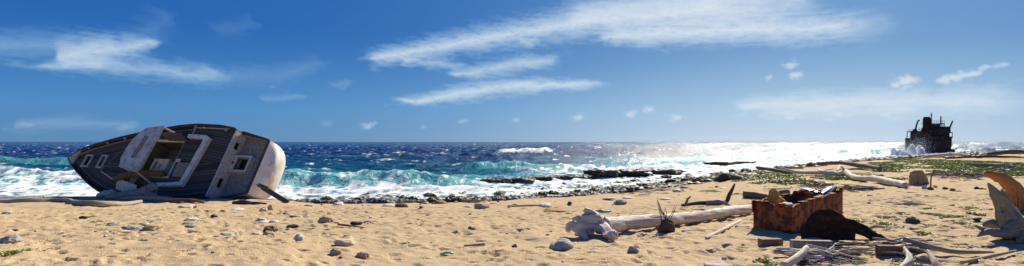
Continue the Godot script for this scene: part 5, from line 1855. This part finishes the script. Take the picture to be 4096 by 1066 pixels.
	for r in [
		[[Vector3(-0.1, 0.18, 0.2), Vector3(-0.42, 0.13, 0.2), Vector3(-0.62, 0.15, 0.2), Vector3(-0.85, 0.06, 0.2)], [0.15, 0.10, 0.07, 0.015]],
		[[Vector3(-0.45, 0.14, 0.2), Vector3(-0.66, 0.20, 0.1), Vector3(-0.82, 0.27, 0.1)], [0.07, 0.05, 0.012]],
		[[Vector3(0.2, 0.2, 0.3), Vector3(0.5, 0.1, 0.55), Vector3(0.95, 0.02, 0.7)], [0.18, 0.12, 0.05]],
		[[Vector3(-0.05, 0.45, 0.05), Vector3(-0.25, 0.50, 0.1), Vector3(-0.38, 0.56, 0.12)], [0.10, 0.05, 0.012]],
		[[Vector3(0.0, 0.2, -0.1), Vector3(-0.2, 0.26, -0.2), Vector3(-0.34, 0.2, -0.25)], [0.14, 0.10, 0.04]],
		[[Vector3(0.5, 0.4, 0.0), Vector3(0.62, 0.52, 0.05), Vector3(0.85, 0.55, 0.1)], [0.12, 0.08, 0.02]],
		[[Vector3(-0.02, 0.3, 0.12), Vector3(-0.05, 0.1, 0.3), Vector3(-0.2, -0.02, 0.42)], [0.12, 0.08, 0.04]],
	]:
		obj("root", limb(r[0], r[1], 16, 0.26, rng.randi() % 40), M.stumpwood, t)
	# the orange driftwood behind it
	t = thing("driftwood_snag", "orange brown curved driftwood snag behind the grey stump", "driftwood", at_ground(14.45, -16.2))
	obj("arm", limb([Vector3(0.25, -0.05, 0), Vector3(0.28, 0.35, 0), Vector3(0.18, 0.72, 0), Vector3(-0.22, 0.98, 0), Vector3(-0.62, 1.10, 0)], [0.20, 0.24, 0.20, 0.15, 0.09], 12, 0.2, 33), M.orangewood, t)
	obj("arm", limb([Vector3(0.25, 0.3, 0), Vector3(0.7, 0.4, 0.05), Vector3(1.2, 0.34, 0.1)], [0.2, 0.2, 0.16], 12, 0.2, 34), M.orangewood, t)
	obj("root", limb([Vector3(0.2, 0.1, 0), Vector3(-0.1, 0.16, 0.1), Vector3(-0.3, 0.22, 0.1)], [0.1, 0.07, 0.02], 8, 0.2, 35), M.brownwood, t)
	obj("root", limb([Vector3(0.4, 0.15, 0.1), Vector3(0.8, 0.1, 0.2), Vector3(1.1, 0.02, 0.2)], [0.12, 0.12, 0.1], 8, 0.2, 36), M.greywood, t)


# ---------------------------------------------------------------- stones, reef, plants, litter
func make_stones() -> void:
	var shapes := {}
	var form := {"coral": "pitted", "white": "smooth", "pale": "smooth", "cream": "smooth", "tan": "smooth", "brown": "pitted", "orange": "smooth", "grey": "smooth", "angular": "angular", "dark": "pitted"}
	var i := 0
	rng.seed = 3
	for s in STONES:
		var f: String = form[s[4]]
		var key := "%s%d" % [f, i % 5]
		if not shapes.has(key):
			shapes[key] = stone_mesh(i * 3 + 1, f, 4 if f == "pitted" else 3)
		var o := obj("stone" if s[2] < 0.5 else "boulder", shapes[key], M[s[4]])
		var w: float = s[2]
		var h: float = s[3]
		var dp := clampf(w * rng.randf_range(0.8, 1.15), h * 0.8, 3.0)
		o.transform = Transform3D(Basis(Vector3.UP, rng.randf_range(-0.35, 0.35)).scaled(Vector3(w, h * 1.12, dp)), at_ground(s[0], s[1] - dp * 0.35, -0.2 * h - 0.01))
		if s[5].contains("tilted"):
			o.rotation.z = 0.35
		tag(o, s[5], "stone")
		if s[5].contains("orange stain"):
			pass
		i += 1
	# little pebbles nobody could tell apart
	var pb := []
	for k in 4:
		pb.append(stone_mesh(60 + k, "smooth", 2))
	for k in 70:
		var z := rng.randf_range(-30.0, -8.0)
		var x := rng.randf_range(-0.95, 0.95) * -z
		if inland(x, z) < 5.0:
			continue
		var o := obj("pebble", pb[k % 4], M[["white", "pale", "tan", "grey", "brown"][k % 5]])
		var w := rng.randf_range(0.04, 0.09) * (1.0 - z / 40.0)
		o.transform = Transform3D(Basis(Vector3.UP, rng.randf() * TAU).scaled(Vector3(w, w * rng.randf_range(0.35, 0.6), w * 0.8)), at_ground(x, z, -0.004))
		tag(o, "tiny loose pebble scattered on the open sand", "pebble", "pebbles scattered over the sand")


func make_reef() -> void:
	var shapes := []
	for k in 9:
		shapes.append(stone_mesh(80 + k * 3, "reef", 3))
	rng.seed = 15
	var n := 0
	var spots := []
	# where the waterline shows in the photograph: x range, how many
	for seg in [[-29.0, -17.0, 14], [-11.5, -1.0, 92], [-1.0, 8.0, 88], [8.0, 17.0, 46], [17.0, 30.0, 34]]:
		for i in seg[2]:
			var x := rng.randf_range(seg[0], seg[1])
			var s := clampf(rng.randfn(0.4, 3.6), -10.0, 5.0)
			spots.append([x, s])
	for p in spots:
		var x: float = p[0]
		var z: float = shore_at(x) + p[1] / shore_slope(x)
		var w := rng.randf_range(0.25, 0.9) * (1.0 if x < 8 else 1.35)
		var h := w * rng.randf_range(0.28, 0.58) * (0.5 if x < -16 else 1.0)
		var o := obj("reef_rock", shapes[n % 9], M.reef if n % 4 else M.reef2)
		o.transform = Transform3D(Basis(Vector3.UP, rng.randf() * TAU).scaled(Vector3(w, h, w * rng.randf_range(0.6, 1.0))), Vector3(x, maxf(ground(x, z), SEA - 0.12) - 0.05, z))
		if x < -16:
			tag(o, "low dark reef rock in the shallows beside the yacht's bow", "rock", "reef rocks in the shallows by the bow")
		elif x < 8:
			tag(o, "black jagged reef rock in the belt between sand and surf", "rock", "black reef rocks along the waterline")
		else:
			tag(o, "dark jagged rock on the bank where the shore bends away", "rock", "dark rocks on the far bank")
		n += 1
	# each named by its place next to something one can find
	var marks := [["the yacht's bow", -21.0, -32.0], ["the plank behind the stern", -11.8, -27.6], ["the black driftwood chunk", 16.6, -42.8]]
	for st in STONES:
		for nm in [["cream boulder at the edge", "the cream boulder behind the stern"], ["white boulder at the sand", "the white tide-pool boulder"], ["white double-lobed", "the white double-lobed boulder"], ["orange brown long", "the orange brown long boulder"], ["shiny reddish", "the shiny reddish brown boulder"], ["white pitted coral arch", "the pitted coral arch"], ["pale rounded stone in the rubble", "the pale stone in the rubble"], ["peaked black", "the peaked black rock"], ["topmost on the rubble", "the topmost boulder on the bank"], ["standing at the surf edge", "the rounded brown surf boulder"]]:
			if st[5].contains(nm[0]):
				marks.append([nm[1], st[0], st[1]])
	var near := {}
	for c in get_children():
		if c.name.begins_with("reef_rock"):
			var best := 0
			for k in marks.size():
				if Vector2(c.position.x - marks[k][1], c.position.z - marks[k][2]).length() < Vector2(c.position.x - marks[best][1], c.position.z - marks[best][2]).length():
					best = k
			if not near.has(best):
				near[best] = []
			near[best].append([Vector2(c.position.x - marks[best][1], c.position.z - marks[best][2]).length(), c])
	var ords := ["closest", "second closest", "third closest", "fourth closest", "fifth closest", "sixth closest", "seventh closest", "eighth closest", "ninth closest", "tenth closest"]
	for k in near:
		near[k].sort_custom(func(a, b): return a[0] < b[0])
		for i in near[k].size():
			var c: Node3D = near[k][i][1]
			c.set_meta("group", "reef rocks nearest to " + marks[k][0])
			if i < 10:
				c.set_meta("label", "jagged black reef rock %s to %s" % [ords[i], marks[k][0]])
			else:
				c.set_meta("label", "jagged black reef rock farther out in the belt off %s" % marks[k][0])
	# rubble too far off to tell apart
	var mm := MultiMesh.new()
	mm.transform_format = MultiMesh.TRANSFORM_3D
	mm.mesh = stone_mesh(81, "reef", 1)
	mm.instance_count = 6300
	for i in 6300:
		var x := rng.randf_range(14.0, 150.0) if i < 2300 else rng.randf_range(-12.0, 14.0)
		var s := rng.randf_range(-1.0, 6.5) if i < 1100 or i >= 2300 else rng.randf_range(2.0, 22.0)
		if i >= 2300:
			s = clampf(rng.randfn(1.0, 3.4), -9.5, 4.9)
		if i < 2300 and i >= 1100:
			x = rng.randf_range(62.0, 150.0)
		var z: float = shore_at(x) + s / shore_slope(x)
		var w := rng.randf_range(0.25, 0.8) * (1.0 + maxf(x, 0.0) / 260.0) * (0.6 if i >= 2300 else 1.0)
		mm.set_instance_transform(i, Transform3D(Basis(Vector3.UP, rng.randf() * TAU).scaled(Vector3(w, w * rng.randf_range(0.3, 0.65), w)), Vector3(x, maxf(ground(x, z), SEA - 0.1) - 0.04, z)))
	var o2 := MultiMeshInstance3D.new()
	o2.name = "reef_rubble"
	o2.multimesh = mm
	o2.material_override = M.reef2
	add_child(o2)
	tag(o2, "black coral rubble covering the shore toward the ship", "rubble", "", "stuff")
	# ledges standing in the surf
	for r in [
		[-5.0, -47.6, 2.4, 0.5, 1.6, "low black reef ledge half drowned in foam, leftmost of the surf row"],
		[-1.4, -49.0, 2.2, 0.75, 1.5, "black reef ledge with water pouring off, second in the surf row"],
		[0.9, -49.6, 1.9, 0.75, 1.5, "squat black reef block in the middle of the surf row"],
		[2.6, -52.0, 2.3, 0.7, 1.4, "black reef block right of the squat one in the surf"],
		[4.6, -53.5, 2.4, 0.72, 1.5, "black reef ledge with pointed top, fifth in the surf row"],
		[7.0, -55.0, 2.8, 0.7, 1.6, "long low black ledge ending the surf row"],
		[9.0, -56.0, 2.9, 1.25, 2.2, "blocky black end of the largest reef in the surf"],
		[12.2, -58.5, 4.2, 1.05, 2.6, "middle of the largest black reef, awash behind the blocky end"],
		[16.2, -61.5, 5.0, 1.0, 2.4, "tapering far end of the largest black reef"],
		[32.0, -86.0, 4.0, 1.1, 2.4, "black reef awash in bright surf before the brown boulder"],
		[38.0, -92.0, 4.0, 0.9, 2.0, "small reef awash right behind the bright surf reef"],
		[-43.8, -53.5, 5.6, 0.55, 2.4, "flat mossy reef slab in the foam left of the bow"],
	]:
		var k := obj("reef_ledge", stone_mesh(int(r[2] * 100.0), "ledge", 4), M.reef)
		k.transform = Transform3D(Basis(Vector3.UP, 0.1 * sin(r[0])).scaled(Vector3(r[2] * 1.3, r[3] * 0.85, r[4] * 1.3)), Vector3(r[0], SEA - 0.1, r[1]))
		tag(k, r[5], "reef")


func shore_at(x: float) -> float:
	var t := clampf(x + 400.0, 0.0, 1099.0)
	return lerpf(shore_z[int(t)], shore_z[int(t) + 1], t - int(t))


func shore_slope(x: float) -> float:
	return shore_c[int(clampf(x + 400.0, 0.0, 1100.0))]


func leaf_clump(sd: int, nl: int, size: float) -> ArrayMesh:
	rng.seed = sd
	var st := SurfaceTool.new()
	st.begin(Mesh.PRIMITIVE_TRIANGLES)
	for i in nl:
		var a := rng.randf() * TAU
		var r := rng.randf_range(0.0, 0.5)
		var base := Vector3(cos(a) * r, 0.0, sin(a) * r)
		var d := Vector3(cos(a + rng.randf_range(-1, 1)), rng.randf_range(0.15, 0.9), sin(a + rng.randf_range(-1, 1))).normalized()
		var sidev := d.cross(Vector3(rng.randf_range(-1, 1), 0.6, rng.randf_range(-1, 1))).normalized()
		var L := size * rng.randf_range(0.6, 1.2)
		var w := L * 0.32
		var g := rng.randf_range(0.0, 1.0)
		var col := Color(0.24, 0.30, 0.05).lerp(Color(0.46, 0.48, 0.12), g)
		if rng.randf() < 0.12:
			col = Color(0.30, 0.24, 0.09)
		var p := [base, base + d * L * 0.5 + sidev * w, base + d * L + Vector3(0, -0.1 * L, 0), base + d * L * 0.5 - sidev * w]
		var nrm := sidev.cross(d).normalized()
		if nrm.y < 0:
			nrm = -nrm
		for k in ([0, 2, 1, 0, 3, 2] if (p[1] - p[0]).cross(p[2] - p[0]).dot(nrm) > 0 else [0, 1, 2, 0, 2, 3]):
			st.set_color(col)
			st.set_normal(nrm)
			st.add_vertex(p[k])
	return st.commit()


func make_plants() -> void:
	var kinds := [leaf_clump(1, 14, 0.30), leaf_clump(2, 14, 0.34), leaf_clump(3, 12, 0.28)]
	rng.seed = 41
	var pts := [[], [], []]
	for g in GRASS:
		var p := PackedVector2Array()
		for q in g:
			p.append(Vector2(q[0], q[1]))
		var lo := p[0]
		var hi := p[0]
		for q in p:
			lo = lo.min(q)
			hi = hi.max(q)
		var area := (hi - lo).x * (hi - lo).y
		for i in mini(int(area * 46.0), 40000):
			var q := Vector2(rng.randf_range(lo.x, hi.x), rng.randf_range(lo.y, hi.y))
			var warp := Vector2(n_big.get_noise_2dv(q), n_big.get_noise_2dv(q + Vector2(50, 9))) * 2.5
			if not Geometry2D.is_point_in_polygon(q + warp, p) or n_big.get_noise_2d(q.x * 2.5 + 30.0, q.y * 1.4) < -0.3:
				continue
			pts[i % 3].append([q, rng.randf_range(0.45, 0.85)])
	for t in TUFTS:
		for i in int(26 + t[2] * t[3] * 160.0):
			var q := Vector2(t[0] + clampf(rng.randfn() * 0.45, -1, 1) * t[2], t[1] + clampf(rng.randfn() * 0.45, -1, 1) * t[3])
			pts[i % 3].append([q, rng.randf_range(0.12, 0.26)])
	for k in 3:
		var mm := MultiMesh.new()
		mm.transform_format = MultiMesh.TRANSFORM_3D
		mm.mesh = kinds[k]
		mm.instance_count = pts[k].size()
		for i in pts[k].size():
			var q: Vector2 = pts[k][i][0]
			var s: float = pts[k][i][1]
			mm.set_instance_transform(i, Transform3D(Basis(Vector3.UP, rng.randf() * TAU).scaled(Vector3(s, s * 0.62, s)), at_ground(q.x, q.y, 0.0)))
		var o := MultiMeshInstance3D.new()
		o.name = numbered("ground_cover")
		o.multimesh = mm
		o.material_override = M.leaf
		add_child(o)
		tag(o, "green creeping beach plants in patches on the sand", "plants", "creeping beach plants", "stuff")


func make_sticks() -> void:
	var shapes := []
	rng.seed = 51
	for k in 10:
		var b := rng.randf_range(-0.12, 0.12)
		var c := rng.randf_range(-0.12, 0.12)
		shapes.append(limb([Vector3(-0.5, 0, 0), Vector3(-0.15, rng.randf_range(-0.03, 0.06), b), Vector3(0.2, rng.randf_range(-0.02, 0.08), c), Vector3(0.5, 0, b * 0.5)], [0.035, 0.045, 0.038, 0.012], 6, 0.2, k, 3))
	var mats := {"grey": [M.greywood, M.bleached, M.greywood, M.darkwood], "dark": [M.darkwood, M.greywood, M.darkwood], "pale": [M.bleached, M.bleached, M.greywood]}
	for p in PILES:
		var c: Array = p[0]
		var far: float = -(c[0][1] + c[2][1]) * 0.5
		for i in p[1]:
			var u := clampf(rng.randfn(0.5, 0.24), 0.0, 1.0)
			var w := clampf(rng.randfn(0.5, 0.24), 0.0, 1.0)
			var a := Vector2(c[0][0], c[0][1]).lerp(Vector2(c[1][0], c[1][1]), u)
			var b := Vector2(c[3][0], c[3][1]).lerp(Vector2(c[2][0], c[2][1]), u)
			var q := a.lerp(b, w)
			var ms: Array = mats[p[2]]
			var o := obj("stick", shapes[rng.randi() % 10], ms[rng.randi() % ms.size()])
			var L := rng.randf_range(0.30, 1.0) * (0.75 + far / 40.0)
			var th := L * rng.randf_range(0.3, 0.75)
			if p[2] == "pale":
				th = L * 1.1
			o.transform = Transform3D(Basis(Vector3.UP, rng.randf_range(-0.9, 0.9) + (PI if rng.randf() < 0.5 else 0.0)) * Basis(Vector3(0, 0, 1), rng.randf_range(-0.16, 0.2)) * Basis.from_scale(Vector3(L, th, th)), at_ground(q.x, q.y, 0.03 + rng.randf() * 0.10))
			var look: String = ("long " if L > 0.72 * (0.75 + far / 40.0) else "short ") + ("bleached " if o.material_override == M.bleached else "grey " if o.material_override == M.greywood else "blackish ")
			tag(o, look + p[3].replace("dark ", "").replace("grey ", "").replace("bleached ", "").replace("dead ", "").replace("dry ", ""), "stick", p[3].replace("stick", "sticks").replace("root piece", "root pieces").replace("twig", "twigs"))
	# pieces in the tangle one can pick out
	wood("driftwood_stick", [at_ground(4.35, -8.9, 0.06), at_ground(4.7, -9.15, 0.12), at_ground(5.05, -9.5, 0.2)], [0.06, 0.065, 0.05], M.bleached, "thick pale stick with a cut end, leftmost in the tangle", "stick")
	wood("driftwood_root", [at_ground(5.65, -8.3, 0.05), at_ground(6.1, -8.5, 0.16), at_ground(6.3, -8.9, 0.32)], [0.05, 0.055, 0.02], M.bleached, "pale twisted root rising out of the tangle's middle", "driftwood", "", 9, 0.35, 71)
	wood("driftwood_root", [at_ground(6.35, -8.25, 0.0), at_ground(6.5, -8.5, 0.12), at_ground(6.75, -9.0, 0.3)], [0.06, 0.06, 0.02], M.greywood, "grey wedge of split root standing up in the tangle", "driftwood", "", 9, 0.35, 72)
	wood("driftwood_stick", [at_ground(7.2, -10.2, 0.22), at_ground(7.8, -9.9, 0.08), at_ground(8.6, -9.9, 0.05)], [0.04, 0.045, 0.02], M.greywood, "long grey stick leaning on the torn sheet's tip", "stick")
	wood("driftwood_stick", [at_ground(7.3, -9.0, 0.06), at_ground(8.2, -9.5, 0.07), at_ground(9.0, -9.9, 0.06)], [0.03, 0.03, 0.02], M.greywood, "long straight twig across the scattered sticks by the stump", "stick")
	wood("driftwood_stick", [at_ground(8.3, -13.0, 0.05), at_ground(8.6, -13.15, 0.12), at_ground(9.0, -13.4, 0.06)], [0.035, 0.04, 0.03], M.greywood, "bent grey stick lying on the green tuft right of the sheet", "stick")
	wood("driftwood_stick", [at_ground(-0.95, -11.0, 0.03), at_ground(-0.55, -11.2, 0.05)], [0.02, 0.03], M.greywood, "lone pale stick on open sand left of the log roots", "stick")
	wood("driftwood_stick", [at_ground(-4.45, -14.2, 0.05), at_ground(-4.1, -13.9, 0.05), at_ground(-3.6, -13.5, 0.03)], [0.03, 0.025, 0.01], M.brownwood, "brown twig trailing from the pitted tan boulder", "stick")
	wood("driftwood_stick", [at_ground(-0.15, -21.0, 0.04), at_ground(0.5, -21.6, 0.06), at_ground(1.2, -22.2, 0.05)], [0.035, 0.04, 0.03], M.greywood, "long thin stick on the sand behind the rusty orange stone", "stick")


func make_twig_litter() -> void:
	# splinters and twigs too small and many to count
	rng.seed = 83
	var st := limb([Vector3(-0.5, 0, 0), Vector3(0, 0.03, 0.05), Vector3(0.5, 0, 0)], [0.03, 0.035, 0.015], 5, 0.2, 3, 2)
	for kind in 2:
		var pts := []
		for p in PILES:
			var c: Array = p[0]
			for i in int(p[1] * 3.0):
				var u := rng.randfn(0.5, 0.42)
				var w := rng.randfn(0.5, 0.42)
				var a := Vector2(c[0][0], c[0][1]).lerp(Vector2(c[1][0], c[1][1]), u)
				var b := Vector2(c[3][0], c[3][1]).lerp(Vector2(c[2][0], c[2][1]), u)
				pts.append([a.lerp(b, w), 1.0])
		for i in 260:
			var z := rng.randf_range(-40.0, -8.5)
			var x := rng.randf_range(0.42, 0.95) * -z
			pts.append([Vector2(x, z), 0.7])
		for i in 70:
			var z := rng.randf_range(-30.0, -8.5)
			pts.append([Vector2(rng.randf_range(-0.9, 0.4) * -z, z), 0.5])
		var mm := MultiMesh.new()
		mm.transform_format = MultiMesh.TRANSFORM_3D
		mm.mesh = st
		mm.instance_count = pts.size()
		for i in pts.size():
			var q: Vector2 = pts[i][0]
			var L: float = rng.randf_range(0.08, 0.36) * pts[i][1] * (0.6 + absf(q.y) / 28.0)
			var th := L * rng.randf_range(0.5, 1.3)
			mm.set_instance_transform(i, Transform3D(Basis(Vector3.UP, rng.randf() * TAU) * Basis.from_scale(Vector3(L, th, th)), at_ground(q.x, q.y, 0.01)))
		var o := MultiMeshInstance3D.new()
		o.name = numbered("twig_litter")
		o.multimesh = mm
		o.material_override = M.greywood if kind == 0 else M.darkwood
		add_child(o)
		tag(o, ["pale", "dark"][kind] + " splinters and twigs littering the sand and wrack lines", "twigs", "", "stuff")


func make_litter() -> void:
	rng.seed = 61
	for w in WEED:
		var o := obj("dry_seaweed", stone_mesh(200 + rng.randi() % 6, "pitted", 3), M.weed)
		o.position = at_ground(w[0], w[1], 0.01)
		o.rotation.y = rng.randf() * TAU
		o.scale = Vector3(0.30, 0.09, 0.17) * rng.randf_range(0.6, 1.1)
		tag(o, "dark shrivelled scrap of seaweed on the bare sand", "seaweed", "scraps of seaweed on the sand")
	var mb := MB.new()
	for k in 7:
		var a := PI * k / 7.0
		var b := PI * (k + 1) / 7.0
		mb.rod(Vector3(cos(a) * 0.09, sin(a) * 0.03 + 0.02, sin(a) * 0.05), Vector3(cos(b) * 0.09, sin(b) * 0.03 + 0.02, sin(b) * 0.05), 0.02, 0.02, 6)
	var g := obj("plastic_ring", mb.mesh(), M.green)
	g.position = at_ground(-1.18, -10.2, 0.0)
	tag(g, "green plastic half ring on the open sand", "plastic")
	var c := obj("shell_shard", stone_mesh(9, "pitted", 2), M.white)
	c.transform = Transform3D(Basis().scaled(Vector3(0.09, 0.06, 0.07)), at_ground(-1.3, -10.3))
	tag(c, "white shell fragment touching the green plastic", "shell")


func make_spray() -> void:
	# water thrown up by the breakers: a lumpy body and drops round it
	rng.seed = 71
	var drop := stone_mesh(4, "smooth", 1)
	for b in [
		[Vector3(107.5, SEA, -151.5), 5.5, 4.2, 900, "tall burst of white spray left of the ship's hull"],
		[Vector3(114.5, SEA, -157.5), 4.5, 5.4, 900, "thin white spray blown against the ship's side"],
		[Vector3(158.0, SEA, -190.0), 9.0, 3.4, 900, "white spray bursting on the reef right of the ship"],
		[Vector3(14.5, SEA, -64.5), 4.5, 1.5, 600, "splash of white water thrown up behind the largest reef"],
		[Vector3(-18.0, SEA, -42.5), 2.6, 0.9, 500, "crest of white splash peaking nearest the white stern"],
	]:
		var t := thing("spray_burst", b[4], "spray", b[0])
		var parts := []
		for k in 9:
			var m := stone_mesh(100 + k, "pitted", 3)
			var st := SurfaceTool.new()
			var s: float = b[1] * rng.randf_range(0.25, 0.5)
			st.append_from(m, 0, Transform3D(Basis().scaled(Vector3(s, b[2] * rng.randf_range(0.3, 0.7), s * 0.7)), Vector3(rng.randfn() * b[1] * 0.32, -0.2, rng.randfn() * 0.8)))
			parts.append(st.commit())
		obj("white_water", join(parts), M.spray, t)
		var mm := MultiMesh.new()
		mm.transform_format = MultiMesh.TRANSFORM_3D
		mm.mesh = drop
		mm.instance_count = b[3] * 3
		for i in b[3] * 3:
			var e := rng.randf()
			var p := Vector3(rng.randfn() * b[1] * 0.42, b[2] * pow(e, 1.5) * rng.randf_range(0.5, 1.3), rng.randfn() * b[1] * 0.2)
			p.x += p.y * 0.35
			var s: float = rng.randf_range(0.02, 0.075) * (b[1] / 5.0)
			mm.set_instance_transform(i, Transform3D(Basis().scaled(Vector3(s, s, s)), p))
		var o := MultiMeshInstance3D.new()
		o.name = "drops"
		o.multimesh = mm
		o.material_override = M.spray
		o.set_meta("kind", "stuff")
		t.add_child(o)


func _ready() -> void:
	var cam := Camera3D.new()
	cam.name = "camera"
	add_child(cam)
	cam.position = Vector3(0, 1.7, 0)
	cam.projection = Camera3D.PROJECTION_FRUSTUM
	cam.near = 0.1
	cam.far = 30000.0
	cam.size = 2.0 * 0.1 * 0.24
	cam.frustum_offset = Vector2(0, 0.1 * 0.0167)
	for n in [[n_fine, 0.5, 4, 3], [n_mid, 0.06, 5, 4], [n_big, 0.16, 3, 6]]:
		n[0].noise_type = FastNoiseLite.TYPE_SIMPLEX_SMOOTH
		n[0].frequency = n[1]
		n[0].fractal_octaves = n[2]
		n[0].seed = n[3]
	n_cell.noise_type = FastNoiseLite.TYPE_CELLULAR
	n_cell.frequency = 0.5
	n_cell.fractal_octaves = 2
	var env := Environment.new()
	env.background_mode = Environment.BG_SKY
	env.sky = Sky.new()
	env.sky.sky_material = make_sky()
	env.tonemap_mode = Environment.TONE_MAPPER_LINEAR
	env.tonemap_exposure = EXPOSURE
	env.sdfgi_enabled = true
	env.ssao_enabled = true
	env.ssil_enabled = true
	var we := WorldEnvironment.new()
	we.name = "world_environment"
	we.environment = env
	add_child(we)
	var sun := DirectionalLight3D.new()
	sun.name = "sun"
	sun.light_color = Color(1.0, 0.95, 0.87)
	sun.light_energy = 1.5
	sun.light_angular_distance = 0.53
	sun.shadow_enabled = true
	sun.rotation_degrees = Vector3(-SUN_HEIGHT, 180.0 - SUN_AZIMUTH, 0)
	add_child(sun)
	make_shore()
	make_materials()
	make_ground()
	make_sea()
	make_yacht()
	make_ship()
	make_rusty_box()
	make_boat_debris()
	make_driftwood()
	make_reef()
	make_stones()
	make_plants()
	make_sticks()
	make_litter()
	make_twig_litter()
	make_spray()
